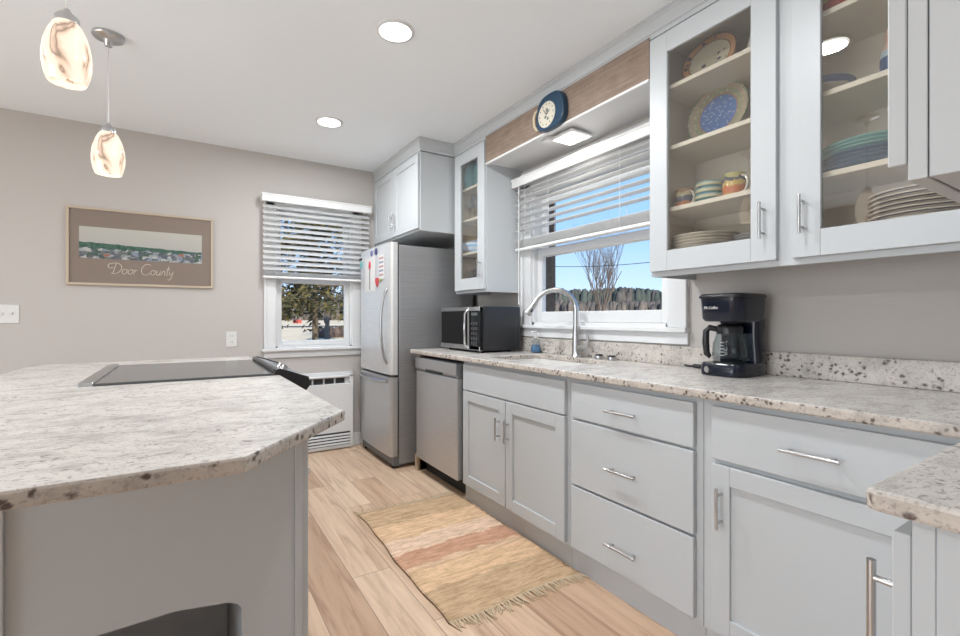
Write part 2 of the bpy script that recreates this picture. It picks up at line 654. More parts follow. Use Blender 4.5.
def struct(o):
    o['kind'] = 'structure'
    return o


def copy_tree(o, loc=None, label=None, parent=None):
    c = o.copy()
    COL.objects.link(c)
    if parent is not None:
        c.parent = parent
    if loc is not None:
        c.location = loc
    if label:
        c['label'] = label
    for ch in list(o.children):
        copy_tree(ch, None, None, c)
    return c


def bar_handle(parent, p0, p1, out, stand=0.032, r=0.006, inset=0.022, label=None):
    """straight bar pull between p0 and p1 (both on the door face), standing off along out"""
    p0, p1, out = Vector(p0), Vector(p1), Vector(out)
    d = (p1 - p0).normalized()
    m = MB()
    m.cyl(p0 + out * stand, p1 + out * stand, r, n=14)
    for q in (p0 + d * inset, p1 - d * inset):
        m.cyl(q, q + out * stand, r * 0.8, n=10)
    return m.build('handle', M['nickel'], parent)


# ---------------------------------------------------------------- the setting
WX, FY, CZ = 2.10, 4.19, 2.51          # sink wall, far wall, ceiling
LX, NY = -3.2, -2.2

m = MB()
m.box(LX, WX + 0.2, NY, FY + 0.2, -0.05, 0)
struct(m.build('floor', M['floor'], origin=(0, 0, 0)))
m = MB()
m.box(LX - 0.1, WX + 0.24, NY - 0.1, FY + 0.24, CZ, CZ + 0.1)
struct(m.build('ceiling', M['ceil']))


def wall_with_hole(name, axis, f0, f1, a0, a1, h0, h1, z0, z1, split=None):
    mm = MB()
    segs = [(f0, f1, 0)] if split is None else [(f0, split, 0), (split, f1, 1)]
    for (p, q, mi) in segs:
        for (a, b, c, d) in ((a0, h0, 0, CZ), (h1, a1, 0, CZ), (h0, h1, 0, z0), (h0, h1, z1, CZ)):
            if axis == 'x':
                mm.box(p, q, a, b, c, d, 0, mi)
            else:
                mm.box(a, b, p, q, c, d, 0, mi)
    return struct(mm.build(name, [M['wall'], M['brick']]))


W1 = (1.50, 2.62, 1.105, 2.055)         # sink window opening: y0, y1, z0, z1
W2 = (0.63, 1.27, 0.90, 2.08)          # far window opening: x0, x1, z0, z1
wall_with_hole('wall_right', 'x', WX, WX + 0.22, NY, FY + 0.22, W1[0], W1[1], W1[2], W1[3], WX + 0.10)
wall_with_hole('wall_far', 'y', FY, FY + 0.20, LX, WX, W2[0], W2[1], W2[2], W2[3], FY + 0.10)
wall_with_hole('wall_left', 'x', LX - 0.1, LX, NY, FY + 0.2, -0.30, 3.30, 0.04, 2.05)  # unseen wall; its wide opening is added to let daylight in
m = MB()
m.box(LX, WX + 0.22, NY - 0.1, NY, 0, CZ)
struct(m.build('wall_near', M['wall']))
m = MB()
m.box(LX, 0.60, FY - 0.014, FY, 0, 0.11, 0.003)
m.box(1.275, 2.09, FY - 0.014, FY, 0, 0.11, 0.003)
struct(m.build('baseboard_far', M['white']))

# ---- sink window
w = struct(thing('window_1', None, None, (WX, 2.06, W1[2])))
y0, y1, z0, z1 = W1
m = MB()
for (a, b, c, d) in ((y0 - 0.11, y0, z0, 2.2), (y1, y1 + 0.11, z0, 2.2), (y0 - 0.11, y1 + 0.11, z1, 2.215)):
    m.box(WX - 0.02, WX, a, b, c, d, 0.003)
m.box(WX - 0.026, WX, y0 - 0.112, y0 - 0.096, z0, 2.2, 0.003)
m.box(WX - 0.026, WX, y1 + 0.096, y1 + 0.112, z0, 2.2, 0.003)
m.build('casing', M['white'], w)
m = MB()
m.box(WX - 0.045, WX + 0.06, y0 - 0.12, y1 + 0.12, z0 - 0.025, z0, 0.004)
m.box(WX - 0.018, WX, y0 - 0.115, y1 + 0.115, z0 - 0.085, z0 - 0.025, 0.003)
m.build('window_sill', M['white'], w)
m = MB()
for (a, b) in ((y0, y0 + 0.02), (y1 - 0.02, y1)):
    m.box(WX, WX + 0.11, a, b, z0, z1)
m.box(WX, WX + 0.11, y0, y1, z1 - 0.02, z1)
m.box(WX + 0.0, WX + 0.11, y0, y1, z0, z0 + 0.02)
m.build('jamb', M['white'], w)


def sash(axis, f, t, a0, a1, zz0, zz1, st, bot, top, parent, name='sash'):
    mm = MB()
    def bx(a, b, c, d):
        if axis == 'x':
            mm.box(f, f + t, a, b, c, d, 0.004)
        else:
            mm.box(a, b, f, f + t, c, d, 0.004)
    bx(a0, a0 + st, zz0, zz1)
    bx(a1 - st, a1, zz0, zz1)
    bx(a0 + st, a1 - st, zz0, zz0 + bot)
    bx(a0 + st, a1 - st, zz1 - top, zz1)
    s_ = mm.build(name, M['white'], parent)
    g = MB()
    if axis == 'x':
        g.box(f + t * 0.45, f + t * 0.55, a0 + st - 0.003, a1 - st + 0.003, zz0 + bot - 0.003, zz1 - top + 0.003)
    else:
        g.box(a0 + st - 0.003, a1 - st + 0.003, f + t * 0.45, f + t * 0.55, zz0 + bot - 0.003, zz1 - top + 0.003)
    g.build('pane', M['glass'], s_)
    return s_


sash('x', WX + 0.03, 0.035, y0 + 0.02, y1 - 0.02, z0 + 0.02, 1.642, 0.05, 0.072, 0.055, w)
sash('x', WX + 0.07, 0.03, y0 + 0.02, y1 - 0.02, 1.590, z1 - 0.02, 0.05, 0.055, 0.05, w)

# ---- far window
w = struct(thing('window_2', None, None, (0.95, FY, W2[2])))
x0, x1, z0, z1 = W2
m = MB()
for (a, b, c, d) in ((x0 - 0.085, x0, z0, 2.17), (x1, x1 + 0.085, z0, 2.17), (x0 - 0.085, x1 + 0.085, z1, 2.17)):
    m.box(a, b, FY - 0.02, FY, c, d, 0.003)
m.box(x0 - 0.09, x0 - 0.07, FY - 0.027, FY, z0, 2.17, 0.003)
m.build('casing', M['white'], w)
m = MB()
m.box(x0 - 0.11, x1 + 0.11, FY - 0.05, FY + 0.04, z0 - 0.024, z0, 0.004)
m.box(x0 - 0.09, x1 + 0.09, FY - 0.018, FY, z0 - 0.08, z0 - 0.024, 0.003)
m.build('window_sill', M['white'], w)
m = MB()
for (a, b) in ((x0, x0 + 0.016), (x1 - 0.016, x1)):
    m.box(a, b, FY, FY + 0.11, z0, z1)
m.box(x0, x1, FY, FY + 0.11, z1 - 0.016, z1)
m.box(x0, x1, FY, FY + 0.11, z0, z0 + 0.016)
m.build('jamb', M['white'], w)
sash('y', FY + 0.03, 0.035, x0 + 0.016, x1 - 0.016, z0 + 0.016, 1.50, 0.038, 0.045, 0.05, w)
sash('y', FY + 0.07, 0.03, x0 + 0.016, x1 - 0.016, 1.455, z1 - 0.016, 0.038, 0.05, 0.045, w)


# ---- unseen glazed patio door, added to let daylight in from the dining side
w = struct(thing('added_door', None, None, (LX, 1.5, 0.04)))
for (a, b) in ((-0.30, 0.90), (0.90, 2.10), (2.10, 3.30)):
    sash('x', LX - 0.07, 0.04, a, b, 0.04, 2.05, 0.06, 0.09, 0.07, w, 'added_door_leaf')

# ---- blinds
def blind(label, axis, f, a0, a1, ztop, zbot, tilt, pitch=0.046, n_stack=5, cords=(), wand=None):
    """horizontal slat blind standing in the plane f; sgn: room side is -f"""
    t = thing('window_blind', label, 'blind', (f, (a0 + a1) / 2, zbot) if axis == 'x' else ((a0 + a1) / 2, f, zbot))
    def P(u, v, z):      # u along the blind, v towards the outside
        return (f + v, u, z) if axis == 'x' else (u, f + v, z)
    m = MB()
    if axis == 'x':
        m.box(f - 0.045, f - 0.033, a0, a1, ztop - 0.065, ztop, 0.003)
        m.box(f - 0.05, f - 0.03, a0 - 0.004, a1 + 0.004, ztop - 0.014, ztop, 0.003)
        for a in (a0, a1 - 0.012):
            m.box(f - 0.04, f + 0.025, a, a + 0.012, ztop - 0.065, ztop, 0.002)
    else:
        m.box(a0, a1, f - 0.045, f - 0.033, ztop - 0.065, ztop, 0.003)
        m.box(a0 - 0.004, a1 + 0.004, f - 0.05, f - 0.03, ztop - 0.014, ztop, 0.003)
        for a in (a0, a1 - 0.012):
            m.box(a, a + 0.012, f - 0.04, f + 0.025, ztop - 0.065, ztop, 0.002)
    m.build('valance', M['blind'], t)
    m = MB()
    hw = 0.025
    def slat(z, tl):
        c, s = math.cos(tl) * hw, math.sin(tl) * hw
        vs = []
        for u in (a0 + 0.012, a1 - 0.012):
            for (v, dz) in ((-c, s), (0, 0.002), (c, -s)):
                vs.append(P(u, v, z + dz + 0.0014))
            for (v, dz) in ((-c, s), (0, 0.002), (c, -s)):
                vs.append(P(u, v, z + dz - 0.0014))
        fs = [(0, 1, 7, 6), (1, 2, 8, 7), (3, 9, 10, 4), (4, 10, 11, 5), (0, 6, 9, 3), (2, 5, 11, 8), (0, 3, 4, 1), (1, 4, 5, 2), (6, 7, 10, 9), (7, 8, 11, 10)]
        m.add(vs, fs)
    z = ztop - 0.05
    stack_top = zbot + 0.022 + n_stack * 0.0062
    while z > stack_top + 0.03:
        slat(z, tilt)
        z -= pitch
    for k in range(n_stack):
        slat(zbot + 0.026 + k * 0.0062, 0.0)
    m.build('slats', M['slat'], t)
    m = MB()
    if axis == 'x':
        m.box(f - 0.025, f + 0.025, a0 + 0.01, a1 - 0.01, zbot, zbot + 0.02, 0.004)
    else:
        m.box(a0 + 0.01, a1 - 0.01, f - 0.025, f + 0.025, zbot, zbot + 0.02, 0.004)
    m.build('bottom_rail', M['blind'], t)
    for u in cords:
        m = MB()
        m.cyl(P(u, -0.03, zbot), P(u, -0.03, ztop - 0.05), 0.0016, n=6)
        m.cyl(P(u, 0.027, zbot), P(u, 0.027, ztop - 0.05), 0.0016, n=6)
        m.build('ladder_cord', M['blind'], t)
    if wand:
        m = MB()
        m.cyl(P(wand[0], -0.035, wand[1]), P(wand[0], -0.035, ztop - 0.06), 0.004, n=8)
        m.cyl(P(wand[0], -0.035, wand[1] - 0.03), P(wand[0], -0.035, wand[1]), 0.006, 0.004, n=8)
        m.build('tilt_wand', M['blind'], t)
    return t


blind('wide white slatted blind half raised over the sink window', 'x', WX - 0.055, 1.372, 2.735, 2.155, 1.635, math.radians(6), 0.046, 9, (1.75, 2.35, 2.60), (2.66, 1.28))
blind('narrow white slatted blind half raised over the far wall window', 'y', FY - 0.055, 0.515, 1.425, 2.165, 1.478, math.radians(-38), 0.046, 5, (0.62, 1.32), None)

# ---- ceiling beam, soffit and crown over the sink
m = MB()
m.box(1.775, 1.795, 1.372, 2.735, 2.238, 2.425, 0.001)
struct(m.build('trim_1', M['barn']))
m = MB()
m.box(1.795, WX, 1.372, 2.735, 2.238, CZ)
m.box(1.770, 1.80, 1.372, 2.735, 2.224, 2.238, 0.002)
struct(m.build('trim_2', M['white']))


def crown(name, path, z0=2.415, z1=CZ, d0=0.004, d1=0.030):
    """moulding along a plan path (x, y); room side lies to the left of the path direction"""
    prof = [(0.0, z0), (d0 + 0.004, z0), (d0 + 0.006, z0 + 0.018), (d0 + 0.012, z0 + 0.022), (d1 * 0.75, z1 - 0.028), (d1, z1 - 0.018), (d1, z1 - 0.001), (0.0, z1 - 0.001)]
    P = [Vector((p[0], p[1])) for p in path]
    offs = []
    for i in range(len(P)):
        ns = []
        for a, b in ((i - 1, i), (i, i + 1)):
            if a >= 0 and b < len(P):
                d = (P[b] - P[a]).normalized()
                ns.append(Vector((-d.y, d.x)))
        if len(ns) == 2:
            bis = (ns[0] + ns[1]).normalized()
            offs.append(bis / max(0.3, bis.dot(ns[0])))
        else:
            offs.append(ns[0])
    mm = MB()
    n = len(prof)
    vs = []
    for p, o_ in zip(P, offs):
        for (d, z) in prof:
            q = p + o_ * d
            vs.append((q.x, q.y, z))
    fs = []
    for i in range(len(P) - 1):
        for k in range(n):
            j = (k + 1) % n
            fs.append((i * n + k, i * n + j, (i + 1) * n + j, (i + 1) * n + k))
    fs.append(tuple(range(n)))
    fs.append(tuple((len(P) - 1) * n + k for k in range(n))[::-1])
    mm.add(vs, fs)
    return struct(mm.build(name, M['cab']))


crown('trim_3', [(0.84, -0.09), (0.84, 0.23), (1.79, 0.23), (1.79, 3.20), (1.495, 3.20), (1.495, 4.18)])

# ---------------------------------------------------------------- base cabinets along the sink wall
CF = 1.495      # face frame plane
DF = 1.475      # door and drawer fronts
CT = 0.884      # top of the cabinet boxes


def base_box(label, y0, y1, group=None):
    t = thing('base_cabinet', label, 'cabinet', ((CF + WX) / 2, (y0 + y1) / 2, 0), group)
    m = MB()
    m.box(CF, WX - 0.012, y0, y1, 0.10, 0.65)
    m.box(CF, CF + 0.02, y0, y1, 0.65, CT)
    m.box(CF + 0.02, WX - 0.012, y0, y0 + 0.016, 0.65, CT)
    m.box(CF + 0.02, WX - 0.012, y1 - 0.016, y1, 0.65, CT)
    m.build('carcass', M['cab'], t)
    m = MB()
    m.box(1.508, 1.528, y0, y1, 0.0, 0.10)
    m.build('toe_board', M['toe'], t)
    return t


def drawer_front(t, y0, y1, z0, z1, hy=None, hw=0.15):
    m = MB()
    m.box(DF, CF, y0, y1, z0, z1, 0.003, 0, 2)
    d = m.build('drawer', M['cab'], t)
    if hy is not None:
        zc = hy
        yc = (y0 + y1) / 2 + 0.002
        bar_handle(d, (DF, yc - hw / 2, zc), (DF, yc + hw / 2, zc), (-1, 0, 0), 0.03, 0.0055)
    return d


# sink base
t = base_box('white sink base cabinet with two doors below a plain front panel', 1.585, 2.555)
m = MB()
m.box(DF, CF, 1.605, 2.535, 0.705, 0.862, 0.003, 0, 2)
m.build('false_front', M['cab'], t)
for (a, b, hy) in ((2.078, 2.535, 2.108), (1.605, 2.072, 2.042)):
    m = MB()
    m.shaker('x', DF, 0.02, a, b, 0.115, 0.698, 0.062)
    d = m.build('door', M['cab'], t)
    hy = a + 0.054 if a > 2 else b - 0.026
    bar_handle(d, (DF, hy, 0.475), (DF, hy, 0.60), (-1, 0, 0), 0.03, 0.0055)
# drawer base
t = base_box('white three-drawer base cabinet between sink cabinet and corner cabinet', 0.935, 1.583)
for (a, b, h) in ((0.704, 0.862, 0.773), (0.406, 0.694, 0.535), (0.118, 0.396, 0.228)):
    drawer_front(t, 0.960, 1.560, a, b, h)
# corner base
t = base_box('white corner base cabinet with one wide drawer over a framed door', 0.245, 0.933)
drawer_front(t, 0.300, 0.896, 0.688, 0.862, 0.773)
m = MB()
m.shaker('x', DF, 0.02, 0.300, 0.896, 0.118, 0.672, 0.062)
d = m.build('door', M['cab'], t)
bar_handle(d, (DF, 0.860, 0.470), (DF, 0.860, 0.602), (-1, 0, 0), 0.03, 0.0055)

# peninsula base cabinet (its door faces the far wall)
t = thing('base_cabinet', 'white peninsula base cabinet at the right edge with bare end panel', 'cabinet', (1.15, -0.1, 0))
m = MB()
m.box(0.842, 1.485, -0.40, 0.222, 0.10, CT)
m.box(0.840, 0.846, 0.198, 0.222, 0.10, CT, 0.001)
m.box(0.838, 0.846, -0.40, 0.1965, 0.10, CT, 0.001)
m.build('carcass', M['cab'], t)
m = MB()
m.box(0.86, 1.48, -0.38, 0.15, 0, 0.10)
m.build('toe_board', M['toe'], t)
m = MB()
m.shaker('y', 0.245, -0.021, 0.846, 1.40, 0.118, 0.852, 0.062)
d = m.build('door', M['cab'], t)
bar_handle(d, (0.872, 0.245, 0.615), (0.872, 0.245, 0.79), (0, 1, 0), 0.032, 0.006, 0.026)

# ---- dishwasher
t = thing('dishwasher', 'stainless steel dishwasher between the fridge and sink cabinet', 'dishwasher', (1.78, 2.885, 0))
m = MB()
m.box(1.50, 2.06, 2.567, 3.205, 0.11, 0.866)
m.build('tub', M['blackm'], t)
m = MB()
m.box(1.457, 1.50, 2.575, 3.198, 0.115, 0.765, 0.006, 0, 2)
m.build('door', M['steelv'], t)
m = MB()
m.prism([(1.500, 0.768), (1.464, 0.768), (1.448, 0.786), (1.448, 0.862), (1.500, 0.862)], 'y', 2.575, 3.198, 0, 0.002)
c = m.build('control_strip', M['steel'], t)
m = MB()
m.box(1.4465, 1.452, 2.76, 3.02, 0.772, 0.790, 0.002)
m.build('pocket_handle', M['black'], c)
m = MB()
m.box(1.545, 1.56, 2.567, 3.205, 0.0, 0.11)
m.build('kick_plate', M['blackm'], t)
m = MB()
m.box(1.475, 1.56, 3.222, 3.262, 0.0, 0.12, 0.002)
m.box(1.50, 2.06, 3.222, 3.24, 0.0, CT)
o = m.build('trim_4', plain('raw_wood', (0.50, 0.38, 0.27), 0.7, var=0.2, vscale=12))
struct(o)

# ---- countertops


def slab(poly, z0, z1, holes=(), bev=0.006):
    bm = bmesh.new()
    loops = []
    edges = []
    for pts in [poly] + list(holes):
        vs = [bm.verts.new((p[0], p[1], z0)) for p in pts]
        for i in range(len(vs)):
            edges.append(bm.edges.new((vs[i], vs[(i + 1) % len(vs)])))
    bmesh.ops.triangle_fill(bm, use_beauty=True, use_dissolve=False, edges=edges)
    r = bmesh.ops.extrude_face_region(bm, geom=bm.faces[:])
    bmesh.ops.translate(bm, verts=[g for g in r['geom'] if isinstance(g, bmesh.types.BMVert)], vec=(0, 0, z1 - z0))
    bmesh.ops.recalc_face_normals(bm, faces=bm.faces[:])
    es = [e for e in bm.edges if len(e.link_faces) == 2 and e.calc_face_angle(0) > 0.9 and abs(e.verts[0].co.z - e.verts[1].co.z) < 1e-5]
    bmesh.ops.bevel(bm, geom=es, offset=bev, segments=2, affect='EDGES', profile=0.5)
    bm.normal_update()
    cut = [1 if abs(f.normal.z) < 0.6 else 0 for f in bm.faces]
    mm = MB()
    mm.add_bm(bm)
    mm.fm = cut
    return mm


def round_corner(c, p, q, r, n=5):
    """fillet at corner c between directions to p and q"""
    c, p, q = Vector(c), Vector(p), Vector(q)
    a = (p - c).normalized()
    b = (q - c).normalized()
    out = []
    o_ = c + (a + b) * r
    for i in range(n + 1):
        th = (PI / 2) * i / n
        out.append(tuple(o_ - b * r * math.cos(th) - a * r * math.sin(th)))
    return out


SINK = (1.575, 1.985, 1.73, 2.42)
hole = []
sx0, sx1, sy0, sy1 = SINK
for cc, pp, qq in (((sx0, sy0), (sx0, sy1), (sx1, sy0)), ((sx1, sy0), (sx0, sy0), (sx1, sy1)), ((sx1, sy1), (sx1, sy0), (sx0, sy1)), ((sx0, sy1), (sx1, sy1), (sx0, sy0))):
    hole += round_corner(cc, pp, qq, 0.05)
corner = round_corner((0.808, 0.266), (0.808, -0.45), (1.449, 0.266), 0.014)
poly = [(1.449, 3.29), (WX - 0.002, 3.29), (WX - 0.002, -0.45), (0.808, -0.45)] + corner + [(1.449, 0.266)]
t = thing('countertop', 'speckled cream granite countertop running along the sink wall and peninsula', 'countertop', (1.7, 1.4, CT))
slab(poly, CT, 0.914, [hole]).build('slab', [M['granite'], M['granite_cut']], t)
m = MB()
m.box(WX - 0.022, WX - 0.002, -0.45, 3.29, 0.914, 1.012, 0.003)
m.build('backsplash', granite('granite_backsplash', (0.60, 0.555, 0.51), 0.9, 0.46, 52, 0.5), t)

# ---- sink basin
t = thing('sink', 'white undermount kitchen sink below the window', 'sink', (1.78, 2.08, 0.69))
m = MB()
bm = bmesh.new()
prof = [(0.012, CT), (0.0, CT), (-0.008, 0.72), (-0.05, 0.692)]
rings = []
base = hole
cx, cy = (sx0 + sx1) / 2, (sy0 + sy1) / 2
for off, z in prof:
    ring = []
    for p in base:
        d = Vector((p[0] - cx, p[1] - cy))
        k = 1 + off / d.length
        ring.append(bm.verts.new((cx + d.x * k, cy + d.y * k, z)))
    rings.append(ring)
nn = len(base)
for a, b in zip(rings, rings[1:]):
    for i in range(nn):
        bm.faces.new((a[i], a[(i + 1) % nn], b[(i + 1) % nn], b[i]))
bm.faces.new(rings[-1])
m.add_bm(bm)
o = m.build('basin', plain('white_sink', (0.74, 0.72, 0.69), 0.25), t)
sm = o.modifiers.new('thickness', 'SOLIDIFY')
sm.thickness = 0.006
m = MB()
m.cyl((cx, cy, 0.690), (cx, cy, 0.697), 0.045, n=24)
m.build('drain', M['chrome'], t)

# ---- faucet
fx, fy = 2.035, 2.11
t = thing('faucet', 'brushed nickel gooseneck pull-down faucet behind the sink', 'faucet', (fx, fy, 0.914))
m = MB()
m.lathe([(0.030, 0), (0.030, 0.006), (0.024, 0.010), (0.0235, 0.05), (0.022, 0.12), (0.019, 0.17), (0.0165, 0.20)], (fx, fy, 0.914), 20)
m.build('base', M['nickel'], t)
m = MB()
pts = [(fx, fy, 1.10)]
# neck arches up, over the bowl and comes down towards the spray head (towards -x, +y)
dx, dy = -0.80, 0.60
R = 0.128
for i in range(0, 23):
    a = PI * (i / 22) * 0.86
    u = R - R * math.cos(a)
    pts.append((fx + dx * u, fy + dy * u, 1.205 + R * 0.95 * math.sin(a)))
m.tube(pts, [0.017] * 3 + [0.0155] * (len(pts) - 3), 14)
m.build('spout', M['nickel'], t)
e1 = Vector(pts[-1])
dirn = (Vector(pts[-1]) - Vector(pts[-3])).normalized()
m = MB()
m.cyl(e1, e1 + dirn * 0.035, 0.016, 0.0185, 16)
m.cyl(e1 + dirn * 0.035, e1 + dirn * 0.095, 0.0185, 0.023, 16)
h_ = m.build('spray_head', M['nickel'], t)
m = MB()
side = Vector((-1, -0.5, 0)).normalized()
q = e1 + dirn * 0.055 + Vector((0.0, -0.012, 0.004))
m.cyl(q, q + dirn * 0.03 + Vector((0, -0.008, 0.0)), 0.008, 0.009, 10)
m.cyl(e1 + dirn * 0.095, e1 + dirn * 0.098, 0.017, 0.017, 16)
m.build('spray_button', M['black'], h_)
m = MB()
m.cyl((fx, fy, 0.968), (fx + 0.008, fy - 0.062, 0.975), 0.014, 0.013, 14)
m.tube([(fx + 0.008, fy - 0.055, 0.975), (fx + 0.010, fy - 0.082, 0.985), (fx + 0.010, fy - 0.090, 1.01), (fx + 0.010, fy - 0.088, 1.045), (fx + 0.010, fy - 0.094, 1.072)], [0.015, 0.014, 0.011, 0.010, 0.011], 12)
m.build('handle', M['nickel'], t)

# ---- soap bottle
bx, by = 2.035, 2.50
t = thing('soap_bottle', 'clear soap bottle with blue liquid and white pump beside the microwave', 'soap bottle', (bx, by, 0.914))
m = MB()
m.lathe([(0.030, 0.0), (0.036, 0.004), (0.034, 0.03), (0.024, 0.075), (0.014, 0.098), (0.013, 0.106)], (bx, by, 0.914), 20)
m.build('bottle', M['clear'], t)
m = MB()
m.lathe([(0.028, 0.003), (0.0335, 0.006), (0.0315, 0.03), (0.0265, 0.055)], (bx, by, 0.914), 20)
m.build('liquid', plain('blue_soap', (0.10, 0.21, 0.36), 0.2), t)
m = MB()
m.cyl((bx, by, 1.018), (bx, by, 1.034), 0.015, 0.013, 14)
m.cyl((bx, by, 1.034), (bx, by, 1.052), 0.006, n=10)
m.box(bx - 0.042, bx + 0.012, by - 0.008, by + 0.008, 1.050, 1.062, 0.003)
m.build('pump', M['plastic'], t)

# ---- two short caps behind the sink
for (yy, xx, lab) in ((1.915, 2.03, 'small silver cup with dark top on counter, the one nearer the faucet'), (1.815, 2.025, 'small silver cup with dark top on counter, the one nearer the coffee maker')):
    t = thing('metal_cup', lab, 'cup', (xx, yy, 0.914), 'small silver cups behind the sink')
    m = MB()
    m.lathe([(0.028, 0), (0.029, 0.003), (0.026, 0.020)], (xx, yy, 0.914), 20)
    m.build('collar', M['nickel'], t)
    m = MB()
    m.lathe([(0.021, 0.0195), (0.021, 0.026), (0.017, 0.029)], (xx, yy, 0.914), 20)
    m.build('cap', M['black'], t)

# ---------------------------------------------------------------- microwave
t = thing('microwave', 'black and steel microwave oven on counter under small glass cabinet', 'microwave', (1.84, 2.92, 0.914))
mx0, mx1, my0, my1, mz0, mz1 = 1.672, 2.02, 2.655, 3.215, 0.928, 1.232
m = MB()
m.box(mx0 + 0.03, mx1, my0, my1, mz0, mz1, 0.006, 0, 2)
m.box(mx0 + 0.06, mx1 - 0.04, my0 - 0.0015, my0 + 0.01, mz0 + 0.03, mz1 - 0.03, 0.001)
m.build('body', plain('black_enamel', (0.02, 0.02, 0.022), 0.3), t)
m = MB()
m.box(mx0, mx0 + 0.03, my0 + 0.14, my1, mz0 + 0.004, mz0 + 0.035, 0.003)
m.box(mx0, mx0 + 0.03, my0 + 0.14, my1, mz1 - 0.030, mz1 - 0.002, 0.003)
m.box(mx0 + 0.006, mx0 + 0.03, my0 + 0.14, my1, mz0 + 0.035, mz1 - 0.030)
d = m.build('door', M['steel'], t)
m = MB()
m.box(mx0 + 0.002, mx0 + 0.010, my0 + 0.170, my1 - 0.008, mz0 + 0.035, mz1 - 0.030, 0.002)
m.build('door_window', M['dglass'], d)
m = MB()
m.tube([(mx0 + 0.004, my0 + 0.152, mz0 + 0.02), (mx0 - 0.022, my0 + 0.152, mz0 + 0.04), (mx0 - 0.026, my0 + 0.152, mz0 + 0.15), (mx0 - 0.022, my0 + 0.152, mz1 - 0.05), (mx0 + 0.004, my0 + 0.152, mz1 - 0.02)], 0.009, 10)
m.build('handle', M['chrome'], d)
m = MB()
m.box(mx0 + 0.001, mx0 + 0.03, my0, my0 + 0.138, mz0 + 0.004, mz1 - 0.002, 0.003)
cp = m.build('control_panel', M['dglass'], t)
m = MB()
m.box(mx0 + 0.0004, mx0 + 0.004, my0 + 0.03, my0 + 0.105, mz1 - 0.062, mz1 - 0.042)
m.build('display', plain('display_grey', (0.10, 0.11, 0.11), 0.2), cp)
m = MB()
for r_ in range(5):
    for c_ in range(3):
        m.box(mx0 + 0.0003, mx0 + 0.004, my0 + 0.028 + c_ * 0.03, my0 + 0.048 + c_ * 0.03, mz0 + 0.04 + r_ * 0.034, mz0 + 0.060 + r_ * 0.034, 0.001)
m.build('buttons', plain('button_grey', (0.055, 0.055, 0.06), 0.4), cp)
m = MB()
m.box(mx0 + 0.001, mx0 + 0.028, my0, my0 + 0.138, mz0 + 0.002, mz0 + 0.03, 0.002)
m.build('steel_trim', M['steel'], cp)
m = MB()
m.box(mx0 + 0.0005, mx0 + 0.028, my0, my0 + 0.138, mz1 - 0.03, mz1 - 0.002, 0.002)
m.build('steel_trim', M['steel'], cp)
for (a, b) in ((mx0 + 0.06, my0 + 0.05), (mx1 - 0.06, my0 + 0.05), (mx0 + 0.06, my1 - 0.05), (mx1 - 0.06, my1 - 0.05)):
    m = MB()
    m.cyl((a, b, 0.914), (a, b, mz0 + 0.002), 0.012, n=12)
    m.build('foot', M['blackm'], t)

# ---------------------------------------------------------------- coffee maker
cx, cy = 1.945, 1.085
t = thing('coffee_maker', 'dark navy drip coffee maker with glass carafe on the counter', 'coffee maker', (cx, cy, 0.914))
Z = 0.914


def rounded_rect(x0, x1, y0, y1, r, n=5):
    pts = []
    for (ccx, ccy, a0) in ((x1 - r, y1 - r, 0), (x0 + r, y1 - r, PI / 2), (x0 + r, y0 + r, PI), (x1 - r, y0 + r, 1.5 * PI)):
        for i in range(n + 1):
            a = a0 + (PI / 2) * i / n
            pts.append((ccx + r * math.cos(a), ccy + r * math.sin(a)))
    return pts


def loft(mm, rings, mi=0, smooth=False):
    n = len(rings[0])
    vs = [p for r in rings for p in r]
    fs = []
    for i in range(len(rings) - 1):
        for k in range(n):
            j = (k + 1) % n
            fs.append((i * n + k, i * n + j, (i + 1) * n + j, (i + 1) * n + k))
    mm.add(vs, fs, mi, True)
    mm.add(rings[0], [tuple(range(n))[::-1]], mi)
    mm.add(rings[-1], [tuple(range(n))], mi)


def rr_ring(x0, x1, y0, y1, r, z):
    return [(p[0], p[1], z) for p in rounded_rect(x0, x1, y0, y1, r)]


xf, xb, ya, yb = 1.835, 2.062, 0.995, 1.180     # front faces -x
m = MB()
loft(m, [rr_ring(xf, xb, ya, yb, 0.05, Z + 0.002), rr_ring(xf - 0.002, xb, ya, yb, 0.05, Z + 0.012), rr_ring(xf, xb, ya, yb, 0.05, Z + 0.036), rr_ring(xf + 0.008, xb, ya + 0.004, yb - 0.004, 0.046, Z + 0.045)])
m.build('base', M['navy'], t)
m = MB()
m.cyl((xf + 0.085, cy, Z + 0.045), (xf + 0.085, cy, Z + 0.049), 0.062, n=28)
m.build('warming_plate', M['blackm'], t)
m = MB()
m.cyl((xf - 0.001, cy + 0.045, Z + 0.022), (xf - 0.008, cy + 0.046, Z + 0.022), 0.012, 0.011, n=18)
m.build('power_button', M['nickel'], t)
m = MB()
loft(m, [rr_ring(xb - 0.075, xb, ya + 0.002, yb - 0.002, 0.025, Z + 0.04), rr_ring(xb - 0.075, xb - 0.004, ya + 0.010, yb - 0.010, 0.025, Z + 0.13), rr_ring(xb - 0.08, xb - 0.002, ya + 0.006, yb - 0.006, 0.025, Z + 0.20)])
m.build('column', M['navy'], t)
m = MB()
loft(m, [rr_ring(xf + 0.016, xb, ya + 0.010, yb - 0.010, 0.045, Z + 0.190), rr_ring(xf + 0.004, xb, ya + 0.002, yb - 0.002, 0.05, Z + 0.200), rr_ring(xf - 0.002, xb, ya - 0.002, yb + 0.002, 0.05, Z + 0.272)])
hd = m.build('brew_head', M['navy'], t)
m = MB()
